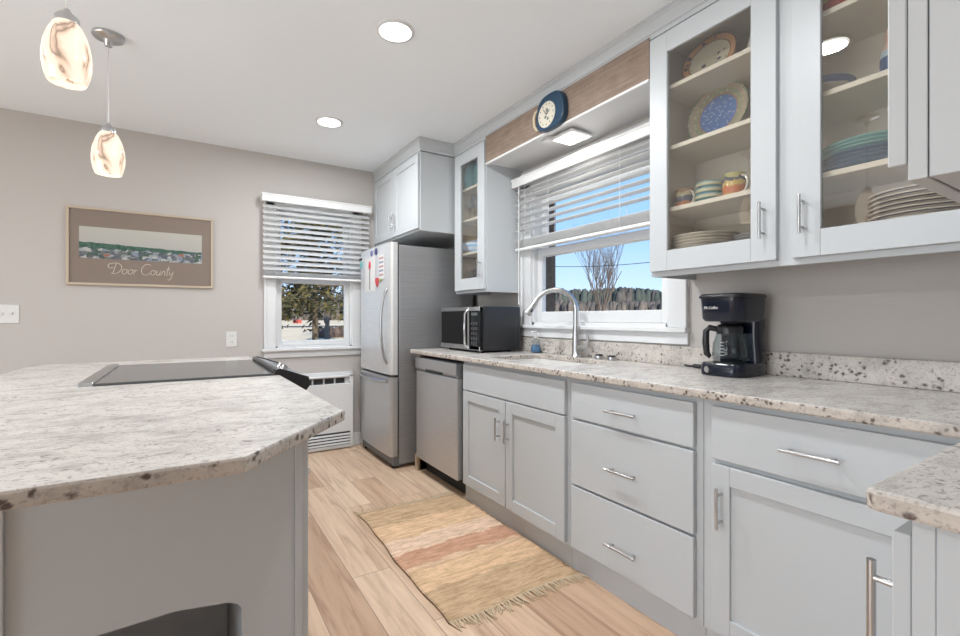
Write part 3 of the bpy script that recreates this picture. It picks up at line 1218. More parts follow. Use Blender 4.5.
loft(m, [rr_ring(xf - 0.008, xb + 0.002, ya - 0.006, yb + 0.006, 0.052, Z + 0.272), rr_ring(xf - 0.010, xb + 0.002, ya - 0.008, yb + 0.008, 0.052, Z + 0.279), rr_ring(xf + 0.0, xb, ya, yb, 0.05, Z + 0.287), rr_ring(xf + 0.06, xb - 0.05, ya + 0.05, yb - 0.05, 0.03, Z + 0.290)])
m.build('lid', M['black'], t)


def text_mesh(name, s, size, mat, parent, loc, rot, extrude=0.0004, shear=0.0, xs=1.0):
    c = bpy.data.curves.new(name, 'FONT')
    c.body = s
    c.size = size
    c.extrude = extrude
    c.shear = shear
    c.align_x = 'CENTER'
    c.align_y = 'CENTER'
    tmp = bpy.data.objects.new(name, c)
    COL.objects.link(tmp)
    bpy.context.view_layer.update()
    me = bpy.data.meshes.new_from_object(tmp.evaluated_get(bpy.context.evaluated_depsgraph_get()))
    bpy.data.objects.remove(tmp)
    R = Euler(rot).to_matrix().to_4x4()
    me.transform(Matrix.Diagonal((xs, 1, 1, 1)))
    me.transform(R)
    me.materials.clear()
    me.materials.append(mat)
    o = bpy.data.objects.new(name, me)
    COL.objects.link(o)
    o.parent = parent
    o.location = Vector(loc) - world_loc(parent)
    return o


text_mesh('logo', 'Mr.Coffee', 0.0145, M['paper'], hd, (xf - 0.0026, cy + 0.03, Z + 0.238), (PI / 2, 0, -PI / 2), 0.0008, 0.25)

# carafe
ccx, ccy = xf + 0.085, cy
m = MB()
m.lathe([(0.055, 0.050), (0.063, 0.056), (0.067, 0.075), (0.063, 0.115), (0.050, 0.150), (0.047, 0.160), (0.044, 0.160), (0.047, 0.149), (0.060, 0.115), (0.0640, 0.075), (0.061, 0.059), (0.053, 0.0535)], (ccx, ccy, Z), 48)
cf = m.build('carafe', M['clear'], t)
m = MB()
m.lathe([(0.050, 0.156), (0.050, 0.168), (0.044, 0.178), (0.02, 0.183)], (ccx, ccy, Z), 28)
m.cyl((ccx, ccy, Z + 0.146), (ccx, ccy, Z + 0.158), 0.049, n=28)
m.build('carafe_lid', M['black'], cf)
m = MB()
ang = Vector((-0.50, 0.86, 0)).normalized()
def cp_(u, z):
    return (ccx + ang.x * u, ccy + ang.y * u, Z + z)
pts = [cp_(0.044, 0.162), cp_(0.075, 0.168), cp_(0.088, 0.155), cp_(0.090, 0.115), cp_(0.086, 0.075), cp_(0.072, 0.062)]
m.tube(pts, [0.010, 0.011, 0.013, 0.014, 0.013, 0.008], 12)
m.build('carafe_handle', M['black'], cf)
m = MB()
for k in range(5):
    m.box(ccx - 0.067 + 0.000, ccx - 0.062, ccy - 0.012, ccy + 0.002, Z + 0.072 + k * 0.011, Z + 0.0745 + k * 0.011)
m.build('scale_marks', plain('mark_grey', (0.4, 0.4, 0.4), 0.5), cf)
m = MB()
m.tube([(xb - 0.01, yb - 0.02, Z + 0.02), (xb + 0.008, yb + 0.02, Z + 0.006), (2.068, yb + 0.09, Z + 0.006), (2.045, yb + 0.13, Z + 0.009), (2.06, yb + 0.18, Z + 0.006), (2.065, yb + 0.21, Z + 0.008)], 0.004, 8)
m.box(2.050, 2.075, yb + 0.10, yb + 0.16, Z + 0.0, Z + 0.016, 0.004)
m.build('power_cord', M['black'], t)

t.scale = (1, 1, 1.18)

# ---------------------------------------------------------------- refrigerator
t = thing('refrigerator', 'stainless steel bottom-freezer refrigerator in the far corner', 'refrigerator', (1.68, 3.70, 0))
ry0, ry1 = 3.335, 4.075
m = MB()
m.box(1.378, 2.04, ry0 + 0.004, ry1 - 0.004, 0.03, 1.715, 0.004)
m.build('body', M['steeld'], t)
for (a, b, nm) in ((0.718, 1.732, 'fridge_door'), (0.095, 0.700, 'freezer_drawer')):
    m = MB()
    poly = [(1.366, ry0), (1.330, ry0), (1.316, ry0 + 0.008), (1.309, ry0 + 0.03), (1.303, 3.52), (1.301, 3.705), (1.303, 3.89), (1.309, ry1 - 0.03), (1.316, ry1 - 0.008), (1.330, ry1), (1.366, ry1)]
    m.prism(poly, 'z', a, b, 0, 0.0015)
    d = m.build(nm, M['fridge'] if nm == 'fridge_door' else M['steelv'], t)
    m = MB()
    if nm == 'fridge_door':
        hy = 3.405
        pts = []
        for i in range(17):
            s_ = i / 16
            z = 0.80 + s_ * 0.58
            pts.append((1.307 - 0.050 * math.sin(PI * s_) ** 0.55, hy, z))
        m.tube(pts, 0.011, 10)
    else:
        pts = []
        for i in range(17):
            s_ = i / 16
            pts.append((1.306 - 0.048 * math.sin(PI * s_) ** 0.5, 3.40 + s_ * 0.60, 0.665))
        m.tube(pts, 0.012, 10)
    m.build('handle', M['steel'], d)
m = MB()
m.box(1.366, 1.378, ry0 + 0.012, ry1 - 0.012, 0.10, 1.725)
m.build('gasket', M['blackm'], t)
m = MB()
m.box(1.335, 1.42, ry0 + 0.006, ry1 - 0.006, 0.022, 0.090, 0.004)
m.build('base_grille', plain('dark_grey_plastic', (0.13, 0.135, 0.14), 0.5), t)
for yy in (ry0 + 0.05, ry1 - 0.05):
    m = MB()
    m.cyl((1.36, yy, 0), (1.36, yy, 0.03), 0.022, n=12)
    m.build('foot', M['blackm'], t)
    m = MB()
    m.cyl((1.98, yy, 0), (1.98, yy, 0.035), 0.022, n=12)
    m.build('foot', M['blackm'], t)
m = MB()
m.box(1.32, 1.42, ry1 - 0.09, ry1 - 0.02, 1.716, 1.745, 0.005)
m.build('hinge_cover', plain('grey_plastic', (0.25, 0.25, 0.25), 0.5), t)
FX = 1.3012   # door face


def fx_at(y):
    u = abs(y - 3.705)
    return 1.301 + (0.002 * (u / 0.185) if u < 0.185 else 0.002 + 0.006 * (u - 0.185) / 0.155)


def magnet(name, label, cat, y, z, builder, mat):
    mm = MB()
    builder(mm, fx_at(y) - 0.0005, y, z)
    return tag(mm.build(name, mat), label, cat)


def disc_(r, th=0.006):
    return lambda mm, x, y, z: mm.cyl((x, y, z), (x - th, y, z), r, r * 0.85, 18)


M['m_navy'] = plain('magnet_navy', (0.05, 0.05, 0.17), 0.4)
M['m_red'] = plain('magnet_red', (0.62, 0.05, 0.06), 0.4)
M['m_teal'] = plain('magnet_teal', (0.14, 0.50, 0.50), 0.4)
magnet('fridge_magnet', 'dark purple round magnet on fridge door, nearer the door handle', 'magnet', 3.63, 1.690, disc_(0.030), M['m_navy'])
magnet('fridge_magnet', 'purple round magnet on fridge door, farther from the door handle', 'magnet', 3.735, 1.687, disc_(0.026), plain('magnet_purple', (0.16, 0.14, 0.34), 0.4))
magnet('fridge_clip', 'black clip magnet near the far top corner of the fridge door', 'magnet', 4.035, 1.668, lambda mm, x, y, z: mm.box(x - 0.012, x, y - 0.03, y + 0.03, z - 0.010, z + 0.010, 0.003), M['black'])
magnet('fridge_magnet', 'teal square magnet just below the black clip on the fridge', 'magnet', 4.015, 1.618, lambda mm, x, y, z: mm.box(x - 0.007, x, y - 0.022, y + 0.022, z - 0.028, z + 0.028, 0.003), M['m_teal'])


def spoon_(mm, x, y, z):
    mm.lathe([(0.0001, -0.038), (0.020, -0.025), (0.026, 0.0), (0.020, 0.028), (0.0001, 0.038)], (x - 0.006, y, z), 16, 0, 0.22, 1.0)
    mm.box(x - 0.008, x - 0.0015, y - 0.006, y + 0.006, z - 0.20, z - 0.03, 0.002, 1)
    return mm


magnet('fridge_magnet', 'red spoon-shaped magnet with grey handle on the fridge door', 'magnet', 3.775, 1.59, spoon_, [M['m_red'], plain('magnet_grey', (0.24, 0.24, 0.25), 0.5)])


def heart_(mm, x, y, z):
    pts = []
    for i in range(28):
        a = 2 * PI * i / 28
        pts.append((y + 0.0024 * 16 * math.sin(a) ** 3, z + 0.0026 * (13 * math.cos(a) - 5 * math.cos(2 * a) - 2 * math.cos(3 * a) - math.cos(4 * a))))
    mm.prism(pts, 'x', x - 0.008, x)
    return mm


magnet('fridge_magnet', 'red heart magnet holding the lower edge of a note', 'magnet', 3.60, 1.445, heart_, M['m_red'])
magnet('fridge_magnet', 'small green leaf magnet right beside the red heart', 'magnet', 3.525, 1.452, lambda mm, x, y, z: mm.lathe([(0.0001, -0.014), (0.020, 0), (0.0001, 0.014)], (x - 0.005, y, z), 12, 0, 0.25, 1.6), plain('magnet_green', (0.25, 0.38, 0.10), 0.5))
# paper notes
t = thing('paper_note', 'white photo strip sheet with pink and blue rows on the fridge', 'note', (fx_at(3.52), 3.52, 1.46))
m = MB()
m.box(fx_at(3.52) - 0.0016, fx_at(3.52) + 0.0003, 3.455, 3.575, 1.46, 1.655)
m.build('sheet', M['paper'], t)
for k in range(5):
    m = MB()
    m.box(fx_at(3.52) - 0.0022, fx_at(3.52) - 0.0014, 3.468, 3.562, 1.485 + k * 0.033, 1.502 + k * 0.033)
    m.build('printed_row', plain('print_%d' % (k % 2), ((0.48, 0.30, 0.32), (0.30, 0.33, 0.42))[k % 2], 0.8), t)
m = MB()
m.box(1.2996, 1.3009, 3.66, 3.90, 1.375, 1.655)
tag(m.build('paper_note', M['paper']), 'large blank white paper sheet behind the red spoon magnet', 'note')

# ---------------------------------------------------------------- wall cabinets
UF, UD = 1.79, 1.77      # face frame, door front
UB, UT = 1.338, 2.415    # bottom and top

# over the fridge
t = thing('wall_cabinet', 'white two-door cabinet above the refrigerator in the far corner', 'cabinet', (1.79, 3.69, 1.812))
m = MB()
m.box(1.495, WX, 3.206, FY - 0.003, 1.815, UT, 0.002)
m.build('carcass', M['cab'], t)
for (a, b) in ((3.212, 3.690), (3.696, 4.180)):
    m = MB()
    m.shaker('x', 1.475, 0.02, a, b, 1.833, 2.400, 0.06)
    d = m.build('door', M['cab'], t)
    hy = b - 0.035 if a < 3.5 else a + 0.035
    bar_handle(d, (1.475, hy, 1.90), (1.475, hy, 2.03), (-1, 0, 0), 0.03, 0.0055)


def glass_cabinet(label, y0, y1, shelves, doors, floor_z=1.395, lining='cabin'):
    t = thing('wall_cabinet', label, 'cabinet', ((UF + WX) / 2, (y0 + y1) / 2, UB))
    m = MB()
    th = 0.018
    m.box(UF + 0.019, WX - 0.002, y0, y0 + th, UB, UT)
    m.box(UF + 0.019, WX - 0.002, y1 - th, y1, UB, UT)
    m.box(UF + 0.019, WX - 0.002, y0 + th, y1 - th, UT - th, UT)
    m.box(UF + 0.019, WX - 0.002, y0 + th, y1 - th, floor_z - th, floor_z)
    # face frame
    fr = 0.042
    for (a, b, c, d_) in ((y0, y0 + fr, UB, UT), (y1 - fr, y1, UB, UT), (y0 + fr, y1 - fr, UB, floor_z), (y0 + fr, y1 - fr, UT - fr, UT)):
        m.box(UF, UF + 0.019, a, b, c, d_)
    if len(doors) == 2:
        mid = (doors[0][1] + doors[1][0]) / 2
        m.box(UF, UF + 0.019, mid - 0.045, mid + 0.045, floor_z, UT - fr)
    m.build('carcass', M['cab'], t)
    m = MB()
    m.box(WX - 0.012, WX - 0.004, y0 + th, y1 - th, floor_z, UT - th)
    m.box(UF + 0.02, WX - 0.012, y0 + th, y0 + th + 0.003, floor_z, UT - th)
    m.box(UF + 0.02, WX - 0.012, y1 - th - 0.003, y1 - th, floor_z, UT - th)
    m.box(UF + 0.02, WX - 0.012, y0 + th, y1 - th, UT - th - 0.003, UT - th)
    m.build('interior_lining', M[lining], t)
    for z in shelves:
        m = MB()
        m.box(UF + 0.022, WX - 0.012, y0 + th + 0.003, y1 - th - 0.003, z - 0.019, z, 0.0015)
        m.build('shelf', M['shelf'], t)
    for (a, b, hy) in doors:
        rail = 0.088
        z0, z1 = 1.360, 2.402
        m = MB()
        m.shaker('x', UD, 0.02, a, b, z0, z1, rail, hole=True)
        d = m.build('door', M['cab'], t)
        m = MB()
        m.box(UD + 0.009, UD + 0.012, a + rail - 0.006, b - rail + 0.006, z0 + rail - 0.006, z1 - rail + 0.006)
        m.build('pane', M['cglass'], d)
        bar_handle(d, (UD, hy, 1.438), (UD, hy, 1.570), (-1, 0, 0), 0.03, 0.0055)
    return t


glass_cabinet('narrow white glass-door cabinet above the microwave', 2.737, 3.180, (2.145, 1.905, 1.652), [(2.747, 3.170, 2.785)], 1.395, 'tanin')
glass_cabinet('large white glass-door wall cabinet above the coffee maker', 0.255, 1.371, (2.185, 1.915, 1.643), [(0.262, 0.785, 0.748), (0.834, 1.366, 0.876)])

# peninsula wall cabinet
t = thing('wall_cabinet', 'plain-sided white wall cabinet hanging above the peninsula at right edge', 'cabinet', (1.3, 0.07, UB))
m = MB()
m.box(0.826, 1.765, -0.10, 0.200, UB + 0.002, UT)
m.box(0.823, 1.765, 0.202, 0.222, UB, UT, 0.001)
m.box(0.823, 0.845, -0.10, 0.2005, UB, UT, 0.001)
m.build('carcass', M['cab'], t)
m = MB()
m.shaker('y', 0.243, -0.020, 0.822, 1.38, 1.361, UT - 0.01, 0.088)
m.build('door', M['cab'], t)

# ---------------------------------------------------------------- dishes


def flat_plate(r, h=0.016):
    mm = MB()
    mm.lathe([(r * 0.55, 0.0), (r * 0.62, 0.002), (r * 0.97, h - 0.003), (r, h), (r * 0.98, h + 0.001), (r * 0.62, 0.006), (r * 0.0001, 0.005)], (0, 0, 0), 40)
    return mm


def show_plate(name, label, cat, r, mat, loc, tilt, sx=1.0, sy=1.0):
    """plate standing on its rim, face towards the room (-x), leaning back"""
    mm = MB()
    mm.lathe([(r * 0.55, 0.0), (r * 0.62, 0.001), (r * 0.97, 0.016), (r, 0.019), (r * 0.98, 0.020), (r * 0.62, 0.007), (r * 0.0001, 0.006)], (0, 0, 0), 48, 0, sx, sy)
    o = mm.build(name, mat, origin=(0, 0, 0))
    o.rotation_euler = Euler((0, -PI / 2 + tilt, 0))
    o.location = loc
    return tag(o, label, cat)


mat_a = radial_plate('oval_platter_glaze', [(0, (0.55, 0.50, 0.38)), (0.74, (0.20, 0.09, 0.04)), (0.78, (0.55, 0.28, 0.13)), (0.95, (0.22, 0.10, 0.05))],
                     speck=[((0.05, 0.05, 0.10), 0.22, 24, 0, 0.72), ((0.08, 0.06, 0.09), 0.22, 22, 0.80, 0.94), ((0.25, 0.30, 0.14), 0.14, 38, 0, 0.72)], ref=0.125, squash=(1.30, 1, 1))
show_plate('serving_platter', 'oval cream platter with brown spotted rim standing on top shelf', 'platter', 0.125, mat_a, (1.935, 1.178, 2.282), 0.16, 0.78, 1.0)
mat_b = radial_plate('blue_bowl_glaze', [(0, (0.10, 0.20, 0.48)), (0.60, (0.35, 0.22, 0.16)), (0.66, (0.30, 0.32, 0.20)), (0.80, (0.42, 0.33, 0.24)), (0.93, (0.24, 0.28, 0.18))],
                     speck=[((0.62, 0.68, 0.80), 0.20, 75, 0, 0.56), ((0.55, 0.47, 0.33), 0.25, 60, 0.64, 1.0)], ref=0.138)
show_plate('decorative_plate', 'round blue-centred plate with green and tan rim on second shelf', 'plate', 0.138, mat_b, (1.985, 1.170, 2.051), 0.16)

# small white vase by the platter
m = MB()
m.lathe([(0.022, 0), (0.036, 0.02), (0.040, 0.05), (0.030, 0.085), (0.024, 0.10), (0.027, 0.115), (0.024, 0.115), (0.020, 0.10), (0.0001, 0.09)], (1.94, 0.985, 2.185), 24)
tag(m.build('vase', plain('pale_glaze', (0.55, 0.55, 0.52), 0.25)), 'small pale vase on top shelf right of the oval platter', 'vase')

mat_m = z_bands('mug_glaze', [(0, (0.30, 0.10, 0.05)), (0.08, (0.55, 0.20, 0.07)), (0.42, (0.08, 0.08, 0.13)), (0.70, (0.52, 0.46, 0.28)), (0.9, (0.35, 0.20, 0.10))], 0.088, 0.25, 0.35, 40)
mat_m2 = z_bands('mug_glaze_bright', [(0, (0.52, 0.36, 0.12)), (0.22, (0.55, 0.16, 0.05)), (0.55, (0.58, 0.42, 0.12)), (0.75, (0.10, 0.10, 0.14)), (0.90, (0.50, 0.45, 0.20))], 0.095, 0.25, 0.4, 45)


def mug(label, x, y, z, r, h, mat, ang):
    t = thing('mug', label, 'mug', (x, y, z), 'mugs on the third shelf')
    mm = MB()
    mm.lathe([(r * 0.8, 0), (r * 0.95, 0.004), (r, h * 0.4), (r * 0.93, h), (r * 0.86, h), (r * 0.90, h * 0.4), (r * 0.7, 0.008), (0.0001, 0.007)], (x, y, z), 28)
    mm.build('cup', mat, t)
    mm = MB()
    d = Vector((math.cos(ang), math.sin(ang), 0))
    pts = []
    for i in range(11):
        a = -PI / 2 + PI * i / 10
        p = Vector((x, y, z + h * 0.52)) + d * (r * 0.92 + 0.028 * math.cos(a)) + Vector((0, 0, h * 0.33 * math.sin(a)))
        pts.append(p)
    mm.tube(pts, 0.0055, 8)
    mm.build('handle', M['cream_china'], t)
    return t


mug('dark orange-and-black mug at the left end of the third shelf', 1.925, 1.298, 1.643, 0.042, 0.094, mat_m, -1.9)
mug('bright orange-and-yellow mug right of the striped bowls', 1.915, 1.062, 1.643, 0.045, 0.104, mat_m2, -1.9)
band = z_bands('striped_bowl_glaze', [(0, (0.50, 0.50, 0.44)), (0.30, (0.12, 0.26, 0.28)), (0.62, (0.58, 0.56, 0.36)), (0.86, (0.20, 0.34, 0.38))], 0.045, 0.25)
names = ('bottom', 'middle', 'top')
for k in range(3):
    m = MB()
    r = 0.060 - 0.002 * k
    m.lathe([(r * 0.5, 0), (r * 0.62, 0.004), (r * 0.93, 0.028), (r, 0.045), (r * 0.95, 0.045), (r * 0.87, 0.028), (r * 0.5, 0.009), (0.0001, 0.008)], (0, 0, 0), 32)
    o = m.build('bowl', band, origin=(0, 0, 0))
    o.location = (1.93, 1.182, 1.643 + 0.0265 * k)
    tag(o, '%s bowl of the teal and cream striped stack between the two mugs' % names[k], 'bowl', 'striped bowls on the third shelf')

# plate stacks
stack_words = ['lowest', 'second from the bottom', 'third from the bottom', 'fourth from the bottom', 'fifth from the bottom', 'sixth from the bottom', 'seventh from the bottom', 'eighth from the bottom', 'ninth from the bottom', 'topmost']


def plate_stack(base_loc, r, n, step, mat, what, group, h=0.016, top_mat=None):
    first = flat_plate(r, h).build('plate', mat, origin=(0, 0, 0))
    for k in range(n):
        o = first if k == 0 else first.copy()
        if k:
            COL.objects.link(o)
        o.location = (base_loc[0] + rng.uniform(-.002, .002), base_loc[1] + rng.uniform(-.003, .003), base_loc[2] + k * step)
        word = 'topmost' if k == n - 1 else stack_words[k]
        if top_mat and k == n - 3:
            first = first.copy()
            first.data = first.data.copy()
            first.data.materials[0] = top_mat
        if top_mat and k >= n - 3:
            o.data = first.data
        tag(o, '%s plate of %s' % (word, what), 'plate', group)


rim = radial_plate('cream_dark_rim', [(0, (0.72, 0.68, 0.61)), (0.90, (0.12, 0.10, 0.14)), (0.965, (0.74, 0.70, 0.63)), (1.2, (0.74, 0.70, 0.63))], ref=0.145)
plate_stack((1.945, 1.205, 1.395), 0.138, 9, 0.0130, plain('cream_stoneware', (0.74, 0.69, 0.62), 0.2), 'the cream stack under the striped bowls', 'cream plates on the cabinet floor')
plate_stack((1.945, 0.975, 1.395), 0.095, 7, 0.0125, plain('grey_china', (0.40, 0.40, 0.40), 0.25), 'the small grey stack behind the left door handle', 'small grey plates on the cabinet floor')
teal_rim = radial_plate('teal_plate_glaze', [(0, (0.16, 0.40, 0.42)), (0.86, (0.22, 0.46, 0.44)), (1.2, (0.2, 0.4, 0.4))], ref=0.138)
plate_stack((1.945, 0.615, 1.643), 0.138, 7, 0.0125, plain('blue_plate_glaze', (0.05, 0.13, 0.24), 0.2), 'the teal and blue stack behind the right glass door', 'teal plates on the third shelf', 0.016, teal_rim)
plate_stack((1.935, 0.475, 1.395), 0.145, 10, 0.0145, rim, 'the dark-rimmed cream stack at bottom right', 'dark-rimmed plates on the cabinet floor')
# right door upper shelves
bw = z_bands('blue_rim_bowl_glaze', [(0, (0.36, 0.38, 0.22)), (0.35, (0.60, 0.56, 0.50)), (0.72, (0.13, 0.17, 0.33))], 0.072, 0.25, 0.1, 20)
m = MB()
m.lathe([(0.05, 0), (0.06, 0.004), (0.095, 0.04), (0.108, 0.072), (0.104, 0.072), (0.09, 0.042), (0.05, 0.010), (0.0001, 0.009)], (0, 0, 0), 40)
o = m.build('bowl', bw, origin=(0, 0, 0))
o.location = (1.945, 0.772, 1.915)
tag(o, 'wide cream bowl with a blue rim band on second shelf, right door', 'bowl')
yr = z_bands('yellow_red_glaze', [(0, (0.55, 0.38, 0.06)), (0.3, (0.45, 0.05, 0.04)), (0.62, (0.58, 0.42, 0.10))], 0.08, 0.3, 0.5, 25)
m = MB()
m.lathe([(0.04, 0), (0.05, 0.004), (0.074, 0.04), (0.085, 0.08), (0.081, 0.08), (0.069, 0.042), (0.04, 0.010), (0.0001, 0.009)], (0, 0, 0), 32)
o = m.build('bowl', yr, origin=(0, 0, 0))
o.location = (1.93, 0.70, 2.185)
tag(o, 'yellow bowl with red pattern on the top shelf, right door', 'bowl')
fig = z_bands('figurine_glaze', [(0, (0.05, 0.11, 0.24)), (0.42, (0.45, 0.56, 0.65)), (0.55, (0.66, 0.44, 0.36))], 0.17, 0.35)
m = MB()
m.lathe([(0.028, 0), (0.034, 0.01), (0.042, 0.05), (0.040, 0.09), (0.030, 0.115), (0.026, 0.125), (0.030, 0.145), (0.026, 0.165), (0.0001, 0.172)], (0, 0, 0), 28)
o = m.build('figurine', fig, origin=(0, 0, 0))
o.location = (1.92, 0.545, 1.915)
tag(o, 'blue and peach jar-shaped figurine on second shelf beside the plain side cabinet', 'figurine')

# narrow cabinet glassware
tall = MB()
tall.lathe([(0.040, 0), (0.056, 0.02), (0.066, 0.09), (0.052, 0.15), (0.040, 0.18), (0.052, 0.215), (0.048, 0.215), (0.036, 0.18), (0.048, 0.15), (0.061, 0.09), (0.0001, 0.012)], (0, 0, 0), 28)
o = tall.build('glass_vase', plain('deep_teal_glass', (0.035, 0.17, 0.19), 0.12), origin=(0, 0, 0))
o.location = (1.875, 2.945, 2.145)
tag(o, 'teal glass vase on the top shelf of the narrow cabinet, nearer the beam', 'vase', 'teal glass vases')
c = o.copy()
COL.objects.link(c)
c.location = (1.875, 3.085, 2.145)
c['label'] = 'teal glass vase on the top shelf of the narrow cabinet, nearer the fridge'
stem = MB()
stem.lathe([(0.034, 0), (0.034, 0.002), (0.006, 0.008), (0.004, 0.075), (0.012, 0.085), (0.034, 0.115), (0.036, 0.145), (0.030, 0.178), (0.0285, 0.178), (0.034, 0.145), (0.032, 0.117), (0.0001, 0.088)], (0, 0, 0), 24)
first = stem.build('wine_glass', M['clear'], origin=(0, 0, 0))
tag(first, 'clear stemmed glass in the narrow cabinet, nearest the beam', 'glass', 'stemmed glasses in the narrow cabinet')
first.location = (1.86, 2.93, 1.905)
for (x, y, lab) in ((1.855, 3.01, 'clear stemmed glass in the narrow cabinet, middle of the row'), (1.865, 3.095, 'clear stemmed glass in the narrow cabinet, nearest the fridge')):
    c = first.copy()
    COL.objects.link(c)
    c.location = (x, y, 1.905)
    c['label'] = lab
m = MB()
m.lathe([(0.03, 0), (0.036, 0.004), (0.060, 0.030), (0.078, 0.075), (0.074, 0.075), (0.056, 0.032), (0.03, 0.010), (0.0001, 0.009)], (0, 0, 0), 36)
o = m.build('bowl', z_bands('sky_bowl_glaze', [(0, (0.30, 0.44, 0.62)), (0.3, (0.62, 0.70, 0.78)), (0.62, (0.20, 0.38, 0.62)), (0.82, (0.66, 0.73, 0.80))], 0.075, 0.2), origin=(0, 0, 0))
o.location = (1.895, 3.05, 1.652)
tag(o, 'pale blue and white bowl on the third shelf of the narrow cabinet', 'bowl')
m = MB()
m.lathe([(0.032, 0), (0.036, 0.003), (0.040, 0.13), (0.038, 0.13), (0.034, 0.006), (0.0001, 0.005)], (0, 0, 0), 24)
first = m.build('tumbler', M['clear'], origin=(0, 0, 0))
tag(first, 'clear tumbler on the narrow cabinet floor, nearer the beam', 'glass', 'tumblers on the narrow cabinet floor')
first.location = (1.87, 2.98, 1.395)
c = first.copy()
COL.objects.link(c)
c.location = (1.87, 3.08, 1.395)
c['label'] = 'clear tumbler on the narrow cabinet floor, nearer the fridge'

# ---------------------------------------------------------------- clock and soffit light
t = thing('wall_clock', 'blue teapot-shaped wall clock with cream dial on the wooden beam', 'clock', (1.775, 2.02, 2.225))
yc, zc = 2.015, 2.325
out = []
for i in range(40):
    a = 2 * PI * i / 40
    ca, sa = math.cos(a), math.sin(a)
    k = (abs(ca) ** 3.0 + abs(sa) ** 3.0) ** (-1 / 3.0)
    w_ = 0.116 * (1.0 + 0.10 * (-sa))
    out.append((yc - w_ * k * ca, zc + 0.100 * k * sa))
m = MB()
m.prism(out, 'x', 1.736, 1.775, 0, 0.006)
m.build('case', plain('clock_blue', (0.010, 0.044, 0.088), 0.35), t)
m = MB()
m.cyl((1.7365, 2.035, 2.312), (1.733, 2.035, 2.312), 0.073, 0.071, 36)
dl = m.build('dial', plain('cream_dial', (0.62, 0.58, 0.48), 0.5), t)
m = MB()
for k in range(12):
    a = 2 * PI * k / 12
    m.cyl((1.7335, 2.035 + 0.058 * math.cos(a), 2.312 + 0.058 * math.sin(a)), (1.7322, 2.035 + 0.058 * math.cos(a), 2.312 + 0.058 * math.sin(a)), 0.0045, n=8)
for (yy, zz, r) in ((2.030, 2.335, 0.011), (2.042, 2.298, 0.010), (2.022, 2.285, 0.009)):
    m.cyl((1.7335, yy, zz), (1.7322, yy, zz), r, n=10)
m.build('dial_marks', plain('dial_ink', (0.16, 0.18, 0.17), 0.6), dl)
for (a, L, wd) in ((2.2, 0.045, 0.004), (0.5, 0.033, 0.005)):
    m = MB()
    m.cyl((1.731, 2.035, 2.312), (1.731, 2.035 - L * math.cos(a), 2.312 + L * math.sin(a)), wd * 0.6, wd * 0.3, 8)
    m.build('hand', M['blackm'], dl)
m = MB()
m.tube([(1.755, 2.125, 2.375), (1.755, 2.155, 2.37), (1.755, 2.172, 2.34), (1.755, 2.165, 2.29), (1.755, 2.145, 2.262), (1.755, 2.122, 2.258)], [0.008, 0.010, 0.010, 0.010, 0.009, 0.007], 10)
m.build('handle', plain('cream_enamel', (0.60, 0.50, 0.34), 0.4), t)

t = thing('soffit_light', 'square white LED light panel under the soffit over the sink', 'light', (1.93, 2.03, 2.19))
m = MB()
m.box(1.835, 2.005, 1.935, 2.125, 2.212, 2.226, 0.004)
m.cyl((1.86, 2.15, 2.214), (1.86, 2.15, 2.238), 0.05, n=24)
m.cyl((1.92, 2.03, 2.226), (1.92, 2.03, 2.238), 0.06, n=20)
m.build('housing', M['white'], t)
m = MB()
m.box(1.85, 1.99, 1.95, 2.11, 2.2085, 2.213, 0.001)
m.build('diffuser', M['led'], t)
area_light('soffit_glow', (1.92, 2.03, 2.200), (0, 0, -1), 0.14, 0.16, 0.9, (1, 0.97, 0.92))

# ---------------------------------------------------------------- ceiling lights


def can_light(x, y, label, power=18.5):
    t = thing('ceiling_light', label, 'ceiling light', (x, y, CZ - 0.012), 'recessed ceiling lights')
    m = MB()
    m.lathe([(0.072, -0.008), (0.086, -0.010), (0.090, -0.002), (0.090, 0.0)], (x, y, CZ), 36)
    m.build('trim_ring', M['white'], t)
    m = MB()
    m.cyl((x, y, CZ - 0.0085), (x, y, CZ - 0.003), 0.075, n=32)
    m.build('lens', M['can'], t)
    area_light('can_beam', (x, y, CZ - 0.016), (0, 0, -1), 0.13, 0.13, power, (0.94, 0.975, 1.0), 'DISK')
    return t


can_light(0.836, 2.07, 'recessed round ceiling light nearest the camera, before the sink beam')
can_light(0.836, 3.27, 'recessed round ceiling light farther away, near the far wall', 11)
can_light(0.86, 1.02, 'recessed round ceiling light overhead, seen reflected in the right glass door', 8)
for (x, y) in ((-1.9, 0.6), (-1.9, 2.2)):  # added fill lamps with no fixtures, brightening the unseen side of the room
    area_light('room_fill', (x, y, CZ - 0.016), (0, 0, -1), 0.13, 0.13, 12, (0.94, 0.975, 1.0), 'DISK')


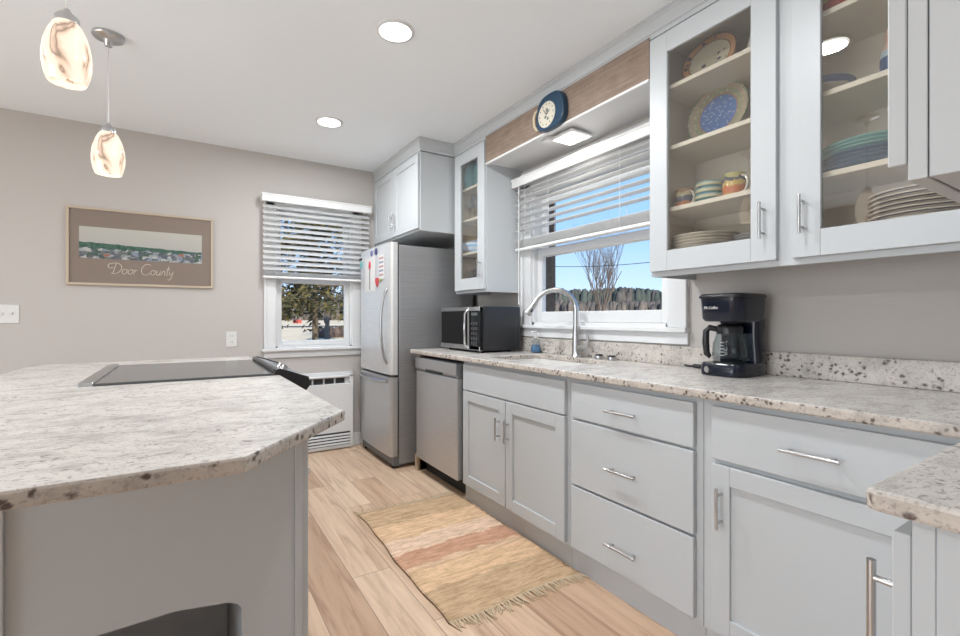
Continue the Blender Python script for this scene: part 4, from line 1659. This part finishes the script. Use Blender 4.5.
# ---------------------------------------------------------------- pendants
def pendant(label, y, zb, x=-0.335):
    t = thing('pendant_lamp', label, 'pendant lamp', (x, y, zb), 'marbled glass pendants over the island')
    H = 0.205
    prof_o = [(0.051, 0.0), (0.059, 0.022), (0.065, 0.055), (0.066, 0.085), (0.062, 0.122), (0.053, 0.158), (0.040, 0.187), (0.028, H)]
    prof_i = [(r - 0.004, z) for r, z in prof_o[::-1]]
    m = MB()
    m.lathe(prof_o + prof_i + [prof_o[0]], (x, y, zb), 36)
    m.build('shade', M['shade'], t)
    m = MB()
    m.lathe([(0.0001, 0.060), (0.018, 0.065), (0.027, 0.088), (0.025, 0.11), (0.014, 0.14), (0.012, 0.16)], (x, y, zb), 20)
    m.build('bulb', M['bulb'], t)
    m = MB()
    m.lathe([(0.033, H - 0.010), (0.033, H + 0.010), (0.027, H + 0.018), (0.015, H + 0.028), (0.007, H + 0.040)], (x, y, zb), 24)
    m.build('cap', M['nickel'], t)
    m = MB()
    m.cyl((x, y, zb + H + 0.04), (x, y, CZ - 0.03), 0.0028, n=8)
    m.build('cord', M['plastic'], t)
    m = MB()
    m.lathe([(0.012, -0.055), (0.016, -0.050), (0.016, -0.028), (0.026, -0.022), (0.060, -0.016), (0.064, -0.010), (0.064, -0.001)], (x, y, CZ), 32)
    m.build('canopy', M['nickel'], t)
    pl = bpy.data.lights.new('pendant_bulb', 'POINT')
    pl.energy = 2.0
    pl.color = (1.0, 0.84, 0.66)
    pl.shadow_soft_size = 0.035
    po = bpy.data.objects.new('pendant_bulb', pl)
    COL.objects.link(po)
    po.location = (x, y, zb + 0.05)
    return t


pendant('marbled glass pendant lamp near the far end of the island, smaller in view', 2.84, 1.842, -0.315)
pendant('marbled glass pendant lamp at the top left, above the middle of the island', 2.045, 1.936)
pendant('marbled glass pendant lamp over the near end of the island, seen reflected', 1.26, 1.800)

# ---------------------------------------------------------------- island
t = thing('kitchen_island', 'grey-white island base with an open cubby below the overhang', 'island', (-0.1, 2.1, 0))
IY = 1.41
RX = 0.300
m = MB()
ax0, ax1, az = -0.40, 0.128, 0.405     # cubby opening in the near panel
pts = [(-0.62, 0.0), (-0.62, 0.874), (0.270, 0.874), (0.270, 0.0), (ax1, 0.0), (ax1, az - 0.045)]
for i in range(1, 7):
    a = (PI / 2) * i / 6
    pts.append((ax1 - 0.055 * (1 - math.cos(a)), az - 0.045 + 0.035 * math.sin(a)))
pts += [(ax1 - 0.15, az + 0.004), (ax1 - 0.24, az), (ax0 + 0.05, az - 0.006), (ax0, az - 0.045), (ax0, 0.0)]
m.prism(pts, 'y', IY, IY + 0.018)
m.build('near_panel', M['cab'], t)
m = MB()
m.box(0.264, RX, IY - 0.004, IY + 0.05, 0.0, 0.874, 0.002)
m.box(0.264, 0.2845, IY - 0.007, IY + 0.02, 0.0, 0.874, 0.001)
m.build('corner_post', M['cab'], t)
m = MB()
m.box(-0.352, -0.334, IY - 0.012, IY, 0.0, 0.874, 0.002)
m.build('panel_batten', M['cab'], t)
m = MB()
cd = 1.93
m.box(ax1 + 0.002, ax1 + 0.016, IY + 0.018, cd, 0.0, 0.47)
m.box(ax0 - 0.016, ax0, IY + 0.018, cd, 0.0, 0.47)
m.box(ax0, ax1, cd - 0.014, cd, 0.0, 0.47)
m.box(ax0, ax1, IY + 0.018, cd, 0.45, 0.466)
m.build('cubby_lining', M['cab'], t)
m = MB()
m.box(0.17, RX - 0.02, IY + 0.05, 2.085, 0.10, 0.874)
m.box(-0.62, 0.14, 1.95, 2.085, 0.0, 0.874)
m.box(-0.62, -0.42, IY + 0.02, 1.95, 0.0, 0.874)
m.box(-0.62, -0.32, 2.085, 3.18, 0.0, 0.874)
m.box(-0.32, RX - 0.02, 2.895, 3.18, 0.0, 0.874)
m.build('carcass', M['cab'], t)
m = MB()
m.shaker('x', RX, -0.02, IY + 0.055, 2.075, 0.115, 0.86, 0.06)
d = m.build('door', M['cab'], t)
m = MB()
m.box(RX - 0.001, RX + 0.006, IY + 0.002, IY + 0.030, 0.700, 0.717, 0.001)
m.build('hinge', M['plastic'], d)
m = MB()
m.box(0.18, 0.24, IY + 0.10, 2.08, 0, 0.10)
m.build('toe_board', M['toe'], t)

poly = [(0.087, 0.897), (0.350, 1.215), (0.345, 1.235), (0.335, 2.098), (-0.317, 2.098), (-0.317, 2.872), (0.335, 2.872), (0.335, 3.22), (-0.664, 3.22), (-0.664, 0.897)]
t = thing('countertop', 'large cream granite island countertop with a clipped near corner', 'countertop', (-0.15, 2.0, CT))
slab(poly, CT, 0.914).build('slab', [M['granite'], M['granite_cut']], t)

# ---- range in the island
t = thing('range', 'slide-in range with a black glass cooktop set into the island', 'range', (0.03, 2.485, 0))
gy0, gy1 = 2.102, 2.868
m = MB()
m.box(-0.292, 0.318, gy0, gy1, 0.03, 0.905)
m.build('body', M['steeld'], t)
m = MB()
m.box(-0.275, 0.322, gy0 - 0.002, gy1 + 0.002, 0.905, 0.922, 0.003)
m.build('cooktop', M['ceramic_glass'], t)
m = MB()
m.box(-0.317, -0.275, gy0 - 0.004, gy1 + 0.004, 0.905, 0.928, 0.003)
m.build('rear_trim', M['steel'], t)
m = MB()
m.prism([(0.318, 0.80), (0.318, 0.905), (0.322, 0.931), (0.336, 0.934), (0.372, 0.922), (0.448, 0.893), (0.452, 0.86), (0.40, 0.80)], 'y', gy0 + 0.012, gy1 - 0.012, 0)
cp = m.build('control_panel', M['steel'], t)
for (a, b) in ((gy0 - 0.004, gy0 + 0.013), (gy1 - 0.013, gy1 + 0.004)):
    m = MB()
    m.prism([(0.312, 0.79), (0.312, 0.926), (0.322, 0.938), (0.336, 0.940), (0.372, 0.928), (0.450, 0.899), (0.456, 0.862), (0.40, 0.79)], 'y', a, b, 0, 0.002)
    m.build('end_cap', M['black'], cp)
m = MB()
m.box(0.312, 0.334, gy0 + 0.012, gy1 - 0.012, 0.922, 0.939, 0.004)
m.build('front_lip', M['black'], cp)
nrm = Vector((0.34, 0, 0.94)).normalized()
for yy in (2.27, 2.36):
    m = MB()
    b_ = Vector((0.375, yy, 0.921))
    m.cyl(b_, b_ + nrm * 0.006, 0.019, 0.018, 20)
    m.cyl(b_ + nrm * 0.006, b_ + nrm * 0.020, 0.015, 0.013, 20)
    m.build('knob', M['nickel'], cp)
m = MB()
m.box(0.318, 0.355, gy0 + 0.006, gy1 - 0.006, 0.22, 0.79, 0.006)
d = m.build('oven_door', M['steel'], t)
m = MB()
m.box(0.353, 0.358, gy0 + 0.10, gy1 - 0.10, 0.34, 0.66, 0.002)
m.build('oven_window', M['dglass'], d)
m = MB()
m.cyl((0.405, gy0 + 0.04, 0.74), (0.405, gy1 - 0.04, 0.74), 0.011, n=14)
for yy in (gy0 + 0.07, gy1 - 0.07):
    m.cyl((0.354, yy, 0.74), (0.405, yy, 0.74), 0.008, n=10)
m.build('handle', M['steel'], d)
m = MB()
m.box(0.318, 0.352, gy0 + 0.006, gy1 - 0.006, 0.06, 0.212, 0.006)
m.build('storage_drawer', M['steel'], t)

# ---------------------------------------------------------------- far wall fittings
t = thing('wall_heater', 'white wall heater with dark vents below the far window', 'heater', (0.95, 4.12, 0.0))
hx0, hx1, hy_ = 0.60, 1.262, 4.11
m = MB()
m.box(hx0, hx1, hy_, FY - 0.002, 0.01, 0.575, 0.004)
m.box(hx0, hx0 + 0.03, hy_, FY - 0.002, 0.575, 0.645, 0.003)
m.box(hx1 - 0.03, hx1, hy_, FY - 0.002, 0.575, 0.645, 0.003)
m.box(hx0, hx1, hy_ + 0.0, FY - 0.002, 0.632, 0.645, 0.003)
m.box(hx0 - 0.02, hx1 + 0.012, FY - 0.03, FY - 0.001, 0.0, 0.675, 0.003)
m.box(hx0 + 0.03, hx1 - 0.03, hy_ + 0.04, FY - 0.03, 0.575, 0.63, 0)
m.build('cabinet', M['white'], t)
m = MB()
for k in range(6):
    a = hx0 + 0.045 + k * 0.094
    m.box(a, a + 0.078, hy_ + 0.034, hy_ + 0.042, 0.578, 0.622)
m.build('vent_opening', M['dark'], t)
m = MB()
for k in range(4):
    z = 0.045 + k * 0.026
    m.prism([(hy_ - 0.012, z), (hy_ - 0.010, z + 0.010), (hy_ + 0.004, z + 0.018), (hy_ + 0.004, z)], 'x', hx0 + 0.03, hx1 - 0.03)
m.build('louvre', M['white'], t)
m = MB()
m.box(hx0 + 0.03, hx1 - 0.03, hy_ - 0.002, hy_ + 0.004, 0.038, 0.152)
m.build('louvre_recess', M['dark'], t)

t = thing('wall_outlet', 'white double electrical outlet plate left of the far window', 'outlet', (0.307, FY, 0.925))
m = MB()
m.box(0.268, 0.346, FY - 0.007, FY, 0.925, 1.045, 0.003)
m.build('plate', M['plastic'], t)
for z in (0.960, 1.010):
    m = MB()
    m.cyl((0.307, FY - 0.0095, z), (0.307, FY - 0.006, z), 0.017, n=20)
    r = m.build('socket', M['plastic'], t)
    m = MB()
    m.box(0.300, 0.3025, FY - 0.0105, FY - 0.009, z - 0.004, z + 0.007)
    m.box(0.3115, 0.314, FY - 0.0105, FY - 0.009, z - 0.004, z + 0.007)
    m.build('slot', M['dark'], r)
t = thing('light_switch', 'white triple switch plate on far wall at the left edge', 'light switch', (-1.0, FY, 1.12))
m = MB()
m.box(-1.085, -0.922, FY - 0.007, FY, 1.118, 1.240, 0.003)
m.build('plate', M['plastic'], t)
for xx in (-1.05, -1.003, -0.957):
    m = MB()
    m.box(xx - 0.005, xx + 0.005, FY - 0.016, FY - 0.006, 1.172, 1.192, 0.002)
    m.build('toggle', M['plastic'], t)

# ---- framed poster
t = thing('framed_poster', 'wide taupe framed panorama poster lettered Door County on far wall', 'picture', (-0.256, FY, 1.382))
px0, px1, pz0, pz1 = -0.690, 0.178, 1.382, 1.922
m = MB()
fw = 0.016
for (a, b, c, d_) in ((px0, px1, pz0, pz0 + fw), (px0, px1, pz1 - fw, pz1), (px0, px0 + fw, pz0 + fw, pz1 - fw), (px1 - fw, px1, pz0 + fw, pz1 - fw)):
    m.box(a, b, FY - 0.022, FY - 0.001, c, d_, 0.002)
m.build('frame', plain('pale_gold_frame', (0.52, 0.43, 0.33), 0.4), t)
m = MB()
m.box(px0 + fw, px1 - fw, FY - 0.012, FY - 0.006, pz0 + fw, pz1 - fw)
m.build('mat_board', plain('taupe_board', (0.25, 0.19, 0.155), 0.7), t)
m = MB()
m.box(px0 + fw, px1 - fw, FY - 0.0205, FY - 0.0185, pz0 + fw, pz1 - fw)
m.build('glazing', M['glass'], t)


def panorama():
    m, nt, bs = new_mat('harbour_print')
    v = mapped(nt)
    sep = nt.nodes.new('ShaderNodeSeparateXYZ')
    nt.links.new(v, sep.inputs[0])
    X, Zz = sep.outputs[0], sep.outputs[2]
    zn = mth(nt, 'DIVIDE', Zz, 0.218)       # 0..1 up the print
    sky = ramp(nt, zn, [(0.4, (0.45, 0.42, 0.40)), (1.0, (0.50, 0.48, 0.42))])
    jag = tex_noise(nt, mapped(nt, scale=(1, 1, 0.0)), 16, 3)
    hill_h = mth(nt, 'ADD', mth(nt, 'MULTIPLY', jag, 0.10), mth(nt, 'MULTIPLY_ADD', X, -0.18, 0.40))
    hill = mth(nt, 'LESS_THAN', zn, hill_h)
    c = mix(nt, hill, sky, ramp(nt, tex_noise(nt, v, 40, 3), [(0.35, (0.02, 0.07, 0.05)), (0.65, (0.07, 0.15, 0.11))]))
    vo = nt.nodes.new('ShaderNodeTexVoronoi')
    vo.distance = 'CHEBYCHEV'
    vo.inputs['Scale'].default_value = 46
    nt.links.new(mapped(nt, scale=(0.75, 0.01, 1.15)), vo.inputs['Vector'])
    blocks = ramp(nt, vo.outputs['Color'], [(0.0, (0.10, 0.11, 0.14)), (0.34, (0.34, 0.35, 0.37)), (0.44, (0.06, 0.10, 0.08)), (0.53, (0.22, 0.26, 0.33)), (0.60, (0.46, 0.45, 0.43)), (0.68, (0.14, 0.15, 0.15)), (0.80, (0.34, 0.14, 0.10)), (0.83, (0.27, 0.28, 0.30))], 'CONSTANT')
    town_h = mth(nt, 'MULTIPLY_ADD', tex_noise(nt, mapped(nt, scale=(1, 1, 0), loc=(4, 0, 0)), 20, 2), 0.35, 0.14)
    c = mix(nt, mth(nt, 'LESS_THAN', zn, town_h), c, blocks)
    nt.links.new(c, bs.inputs['Base Color'])
    bs.inputs['Roughness'].default_value = 0.5
    return m


m = MB()
m.box(-0.622, 0.103, FY - 0.0135, FY - 0.011, 1.570, 1.788)
pr = m.build('print', panorama(), t, )
pr.location = Vector((-0.2595, FY - 0.012, 1.570)) - world_loc(t)
for v_ in pr.data.vertices:
    v_.co = v_.co - pr.location
# script lettering, drawn as pen strokes (units: letter height = 1)
strokes = []


def arc(cx, cz, rx, rz, a0, a1, n=12, lean=0.22):
    out = []
    for i in range(n + 1):
        a = math.radians(a0 + (a1 - a0) * i / n)
        x_, z_ = cx + rx * math.cos(a), cz + rz * math.sin(a)
        out.append((x_ + lean * z_, z_))
    return out


def ln(*p, lean=0.22):
    return [(x_ + lean * z_, z_) for x_, z_ in p]


pen = 0.0
strokes.append(ln((0.28, 0.95), (0.24, 0.5), (0.20, 0.03)))                                  # D stem
strokes.append(arc(-0.10, 0.72, 0.26, 0.22, 320, 90, 10) + arc(0.22, 0.50, 0.62, 0.50, 92, -95, 18) + ln((0.05, 0.05)))
for cx_ in (1.16, 1.66):
    strokes.append(arc(cx_, 0.22, 0.20, 0.22, 80, 440, 16) + ln((cx_ + 0.26, 0.40)))
strokes.append(ln((1.94, 0.36), (2.02, 0.42), (2.0, 0.2), (1.98, 0.0)) + ln((2.02, 0.28), (2.12, 0.42), (2.24, 0.38)))   # r
strokes.append(arc(3.02, 0.50, 0.44, 0.52, 50, 325, 20))                                     # C
strokes.append(arc(3.66, 0.22, 0.20, 0.22, 80, 440, 16) + ln((3.92, 0.40)))                  # o
strokes.append(ln((4.02, 0.42), (4.0, 0.15)) + arc(4.14, 0.12, 0.13, 0.13, 180, 340, 8) + ln((4.32, 0.42), (4.30, 0.1), (4.38, 0.0)))
strokes.append(ln((4.50, 0.42), (4.48, 0.0)) + ln((4.48, 0.28)) + arc(4.62, 0.28, 0.13, 0.14, 170, 0, 8) + ln((4.74, 0.05), (4.82, 0.0)))
strokes.append(ln((4.98, 0.90), (4.94, 0.3), (4.96, 0.05), (5.06, 0.0)))
strokes.append(ln((4.80, 0.58), (5.16, 0.62)))
strokes.append(ln((5.16, 0.42), (5.16, 0.16), (5.26, 0.03), (5.42, 0.16), (5.48, 0.42), (5.46, 0.0), (5.38, -0.34), (5.22, -0.44), (5.12, -0.32)))
sc_ = 0.0665
m = MB()
for st in strokes:
    pts = [(-0.452 + x_ * sc_, FY - 0.0128, 1.468 + z_ * sc_ * 1.15) for x_, z_ in st]
    clean = [pts[0]]
    for p in pts[1:]:
        if (Vector(p) - Vector(clean[-1])).length > 1e-4:
            clean.append(p)
    m.tube(clean, 0.0024, 6)
m.build('lettering', plain('cream_ink', (0.60, 0.52, 0.42), 0.6), t)

# ---------------------------------------------------------------- rug
t = thing('rag_rug', 'striped tan and terracotta woven rug with fringed ends on the floor', 'rug', (1.165, 2.10, 0.0))
rx0, rx1, ry0_, ry1_ = 0.832, 1.497, 1.545, 2.665
nx, ny = 34, 56
m = MB()


def rug_pt(i, j):
    u, v = i / nx, j / ny
    yy = ry0_ + (ry1_ - ry0_) * v
    xl = rx0 + 0.005 * math.sin(v * 9 + 1) + 0.003 * math.sin(v * 23) + 0.020 * v
    xr = rx1 - 0.004 * abs(math.sin(v * 11))
    xx = xl + (xr - xl) * u
    yy += 0.012 * math.sin(u * 6 + 0.5) * (1 if v > 0.5 else -1) * abs(v - 0.5) * 2 - 0.02 * u * (1 - v)
    z = 0.007 + 0.003 * noise.noise(Vector((xx * 7, yy * 9, 1.0))) + 0.0012 * math.sin(j * 2.3)
    return xx, yy, z


top = [rug_pt(i, j) for j in range(ny + 1) for i in range(nx + 1)]
bot = [(p[0], p[1], 0.0008) for p in top]
N = len(top)
fs = []
for j in range(ny):
    for i in range(nx):
        a = j * (nx + 1) + i
        q = (a, a + 1, a + nx + 2, a + nx + 1)
        fs.append(q)
        fs.append(tuple(N + k for k in q[::-1]))
for i in range(nx):
    fs.append((i, N + i, N + i + 1, i + 1))
    a = ny * (nx + 1) + i
    fs.append((a, a + 1, N + a + 1, N + a))
for j in range(ny):
    a = j * (nx + 1)
    fs.append((a, a + nx + 1, N + a + nx + 1, N + a))
    b = a + nx
    fs.append((b, N + b, N + b + nx + 1, b + nx + 1))
m.add(top + bot, fs, 0, True)
rug_o = m.build('woven_field', M['rug'], t)
for v_ in rug_o.data.vertices:
    pass
for (j, sgn, lab) in ((0, -1, 0), (ny, 1, 1)):
    m = MB()
    for k in range(110):
        u = (k + 0.5) / 110 * nx
        i = min(int(u), nx - 1)
        fr_ = u - i
        a, b = rug_pt(i, j), rug_pt(i + 1, j)
        p = [a[q] + (b[q] - a[q]) * fr_ for q in range(3)]
        L = rng.uniform(0.03, 0.065)
        dxx = rng.uniform(-0.022, 0.022)
        pts = [(p[0], p[1] - sgn * 0.004, 0.007), (p[0] + dxx * 0.4, p[1] + sgn * L * 0.5, 0.006), (p[0] + dxx, p[1] + sgn * L, 0.0028)]
        m.tube(pts, [0.0026, 0.0024, 0.0020], 5)
    f_ = m.build('fringe', M['fringe'], t)
    f_['kind'] = 'stuff'
m = MB()
m.tube([(rug_pt(0, j)[0], rug_pt(0, j)[1], 0.005) for j in range(ny + 1)], 0.0019, 6)
m.build('bound_edge', plain('brown_binding', (0.17, 0.11, 0.07), 0.9), t)
m = MB()
m.tube([(rug_pt(nx, j)[0], rug_pt(nx, j)[1], 0.005) for j in range(ny + 1)], 0.0019, 6)
m.build('bound_edge', plain('brown_binding', (0.17, 0.11, 0.07), 0.9), t)

# ---------------------------------------------------------------- outdoors


def ground_z(x, y):
    d = math.hypot(x, y)
    return -0.6 + 1.35 * max(0.0, min(1.0, (d - 12) / 60.0)) + 0.08 * noise.noise(Vector((x * 0.05, y * 0.05, 0)))


m = MB()
vs, fs = [], []
NR, NA = 26, 72
for i in range(NR + 1):
    d = 2 + 260 * (i / NR) ** 2.2
    for k in range(NA + 1):
        a = math.radians(360.0 * k / NA)
        x_, y_ = 0.5 + d * math.cos(a), 0.5 + d * math.sin(a)
        vs.append((x_, y_, ground_z(x_, y_)))
for i in range(NR):
    for k in range(NA):
        a = i * (NA + 1) + k
        fs.append((a, a + NA + 1, a + NA + 2, a + 1))
m.add(vs, fs, 0, True)
struct(m.build('ground', plain('pale_winter_lawn', (0.60, 0.49, 0.33), 0.95, var=0.14, vscale=0.6), origin=(0, 0, 0)))


def road_pts(y_c, hw):
    return y_c - hw, y_c + hw


m = MB()
vs, fs = [], []
for k in range(41):
    x_ = -20 + k * 1.6
    for (yy) in (49.0, 51.2):
        y2 = yy - 0.12 * x_
        vs.append((x_, y2, ground_z(x_, y2) + 0.05))
for k in range(40):
    fs.append((2 * k, 2 * k + 2, 2 * k + 3, 2 * k + 1))
m.add(vs, fs)
struct(m.build('road', plain('asphalt', (0.10, 0.10, 0.10), 0.9)))


def branch_tree(mm, base, height, spread, levels, r0, seed, n=6, up=0.55, kids=(3, 5), d0=(0, 0, 1)):
    rr = random.Random(seed)
    def grow(p, d, L, r, lev):
        pts = [p]
        rad = [r]
        q = Vector(p)
        dd = Vector(d)
        S = 4
        for i in range(S):
            dd = (dd + Vector((rr.uniform(-1, 1), rr.uniform(-1, 1), rr.uniform(-0.3, 0.8))) * 0.13).normalized()
            q = q + dd * (L / S)
            pts.append(q.copy())
            rad.append(r * (1 - 0.62 * (i + 1) / S))
        mm.tube(pts, rad, n if lev < 2 else 4)
        if lev >= levels:
            return
        k = rr.randint(*kids)
        for j in range(k):
            idx = rr.randint(1, S)
            az = rr.uniform(0, 2 * PI)
            tilt = rr.uniform(0.35, 0.8) * spread
            o_ = dd.orthogonal().normalized()
            o_.rotate(Matrix.Rotation(az, 3, dd))
            nd = (dd * math.cos(tilt) + o_ * math.sin(tilt) + Vector((0, 0, up * 0.35))).normalized()
            grow(pts[idx], nd, L * rr.uniform(0.55, 0.8), rad[idx] * 0.72, lev + 1)
    grow(Vector(base), Vector(d0), height * 0.42, r0, 0)


bark = plain('bare_bark', (0.13, 0.105, 0.09), 0.9)
m = MB()
bz = 0.9
tz = ground_z(30, 28)
m.tube([(30, 27.97, tz), (30.02, 27.95, tz + 1.6)], [0.20, 0.16], 8)
for s_ in range(9):
    az_ = 2 * PI * s_ / 9
    lean = 0.16 + 0.13 * (s_ % 3)
    d0 = Vector((math.cos(az_) * lean, math.sin(az_) * lean, 1)).normalized()
    branch_tree(m, (30.0 + 0.06 * math.cos(az_), 27.97 + 0.06 * math.sin(az_), tz + 0.6 + 0.12 * s_), 9.2, 0.62, 4, 0.075, 40 + s_, 5, 0.9, (3, 4), d0)
tag(m.build('bare_tree', bark), 'leafless many-stemmed tree seen through the window over the sink', 'tree')

# wooded ridge behind it
m = MB()
hr = random.Random(3)


def blob(mm, c, r, h, n=7, rows=3, seed=0, mi=0):
    vs, fs = [], []
    rr = random.Random(seed)
    for i in range(rows + 1):
        t_ = i / rows
        rad = r * math.sin(PI * (0.25 + 0.68 * t_)) ** 0.6
        for k in range(n):
            a = 2 * PI * k / n + i * 0.4
            w_ = rad * rr.uniform(0.75, 1.2)
            vs.append((c[0] + w_ * math.cos(a), c[1] + w_ * math.sin(a), c[2] + h * t_ * rr.uniform(0.92, 1.06)))
    for i in range(rows):
        for k in range(n):
            j = (k + 1) % n
            fs.append((i * n + k, i * n + j, (i + 1) * n + j, (i + 1) * n + k))
    fs.append(tuple(rows * n + k for k in range(n)))
    mm.add(vs, fs, mi, True)


def ridge(name, label, R0, R1, count, hmin, hmax, a0, a1, z_base, mats, seed, rmin=1.6, rmax=3.0):
    mm = MB()
    rr = random.Random(seed)
    for k in range(count):
        a = math.radians(rr.uniform(a0, a1))
        d = rr.uniform(R0, R1)
        x_, y_ = d * math.cos(a), d * math.sin(a)
        wob = 0.75 + 0.5 * noise.noise(Vector((a * 9, 0, seed)))
        blob(mm, (x_, y_, z_base), rr.uniform(rmin, rmax), rr.uniform(hmin, hmax) * (0.8 + 0.4 * wob), 7, 3, k, rr.randint(0, len(mats) - 1))
    o = mm.build(name, mats)
    tag(o, label, 'trees', kind='stuff')
    return o


g1 = plain('far_conifer', (0.055, 0.070, 0.062), 0.95, var=0.3, vscale=0.4)
g2 = plain('far_bare_wood', (0.085, 0.078, 0.073), 0.95, var=0.3, vscale=0.5)
g3 = plain('near_brush', (0.125, 0.108, 0.095), 0.95, var=0.35, vscale=0.9)
ridge('distant_woods', 'dark wooded ridge along the horizon outside the sink window', 150, 168, 2200, 7.4, 8.8, 26, 62, 0.4, [g1, g2, g1], 5, 0.8, 1.8)
ridge('brush_thicket', 'greyish brown brush thicket in front of the wooded ridge', 95, 118, 2600, 2.6, 3.8, 26, 62, 0.4, [g3, g2], 9, 0.4, 0.9)

# power line
m = MB()
pts = []
A_, B_ = Vector((13.0, 22.0, 4.6)), Vector((15.0, 2.0, 4.05))
for i in range(41):
    s_ = i / 40
    p = A_.lerp(B_, s_)
    p.z -= 1.15 * 4 * s_ * (1 - s_)
    pts.append(p)
m.tube(pts, 0.012, 6)
tag(m.build('power_line', M['blackm']), 'sagging black power line crossing the sky outside the sink window', 'wire')

# evergreen beyond the far window
tx, ty = 3.62, 16.0
t = thing('evergreen_tree', 'dark evergreen tree with drooping branches outside the far window', 'tree', (tx, ty, ground_z(tx, ty)))
gz = ground_z(tx, ty)
m = MB()
m.tube([(tx, ty, gz), (tx + 0.02, ty, gz + 2), (tx - 0.02, ty, gz + 5), (tx, ty, gz + 10)], [0.11, 0.095, 0.07, 0.02], 10)
trunk = m.build('trunk', plain('evergreen_bark', (0.12, 0.095, 0.065), 0.95, var=0.3, vscale=6), t)
m = MB()
fol = random.Random(11)
limbs = MB()
for b in range(95):
    zb = gz + 2.05 + (b / 95) * 7.6
    L = 2.9 * (1 - (b / 95) * 0.78) * fol.uniform(0.7, 1.1)
    az = fol.uniform(0, 2 * PI)
    if -2.2 < (az - 2 * PI if az > PI else az) < 0.2 and b < 26 and fol.random() < 0.55:
        az += 2.2
    d = Vector((math.cos(az), math.sin(az), 0))
    lp = [Vector((tx, ty, zb)) + d * (L * s_) + Vector((0, 0, 0.25 * L * s_ - 0.52 * L * s_ * s_)) for s_ in (0, 0.3, 0.6, 1.0)]
    limbs.tube(lp, [0.03, 0.024, 0.016, 0.006], 5)
    for k in range(120):
        s_ = fol.uniform(0.12, 1.05)
        c = Vector((tx, ty, zb)) + d * (L * s_) + Vector((0, 0, 0.25 * L * s_ - 0.52 * L * s_ * s_))
        c += Vector((fol.gauss(0, 0.16), fol.gauss(0, 0.16), fol.uniform(-0.42, 0.10)))
        e1_ = Vector((fol.uniform(-1, 1), fol.uniform(-1, 1), fol.uniform(-1.2, 0.2))).normalized()
        e2_ = e1_.orthogonal().normalized()
        a_, w_ = fol.uniform(0.12, 0.30), fol.uniform(0.04, 0.085)
        m.add([c - e2_ * w_, c + e1_ * a_ * 0.5 - e2_ * w_ * 0.2 + e1_.cross(e2_) * 0.02, c + e1_ * a_, c + e2_ * w_], [(0, 1, 2, 3)], 0 if fol.random() < 0.65 else 1)
m.build('foliage', [plain('evergreen_dark', (0.050, 0.050, 0.018), 0.9), plain('evergreen_light', (0.125, 0.10, 0.032), 0.9)], t)
limbs.build('limbs', plain('evergreen_bark', (0.1, 0.08, 0.06)), t)

m = MB()
branch_tree(m, (7.15, 28.5, ground_z(7.15, 28.5)), 8.5, 0.85, 4, 0.15, 5, 6, 0.4, (4, 5))
tag(m.build('bare_tree', bark), 'dark leafless tree behind the evergreen outside the far window', 'tree')

# low brown hedge and red barn
m = MB()
hh = random.Random(8)
for k in range(60):
    x_ = 7.45 + 5.5 * k / 60 + hh.uniform(-0.1, 0.1)
    y_ = 31.0 - 0.14 * (x_ - 7) + hh.uniform(-0.25, 0.25)
    blob(m, (x_, y_, ground_z(x_, y_) - 0.05), hh.uniform(0.25, 0.42), hh.uniform(0.6, 0.78), 8, 4, k)
tag(m.build('hedge', plain('brown_hedge', (0.085, 0.062, 0.055), 0.95, var=0.4, vscale=3)), 'low dark brown hedge on the pale lawn outside the far window', 'hedge')
t = thing('red_shed', 'small red shed in the distance outside the far window', 'shed', (11.4, 60, ground_z(11.4, 60)))
gz2 = ground_z(11.4, 60)
m = MB()
m.box(11.05, 11.85, 59.2, 60.4, gz2 - 0.1, gz2 + 0.48)
m.build('wall', plain('barn_red', (0.42, 0.08, 0.07), 0.8), t)
m = MB()
m.prism([(10.98, gz2 + 0.46), (11.92, gz2 + 0.46), (11.45, gz2 + 0.72)], 'y', 59.1, 60.5)
m.build('roof', plain('shed_roof', (0.25, 0.22, 0.21), 0.8), t)
ridge('roadside_trees', 'grey bare trees lining the far side of the road', 84, 105, 500, 2.0, 4.4, 66, 96, 0.6, [g2, g3], 14, 0.7, 1.6)
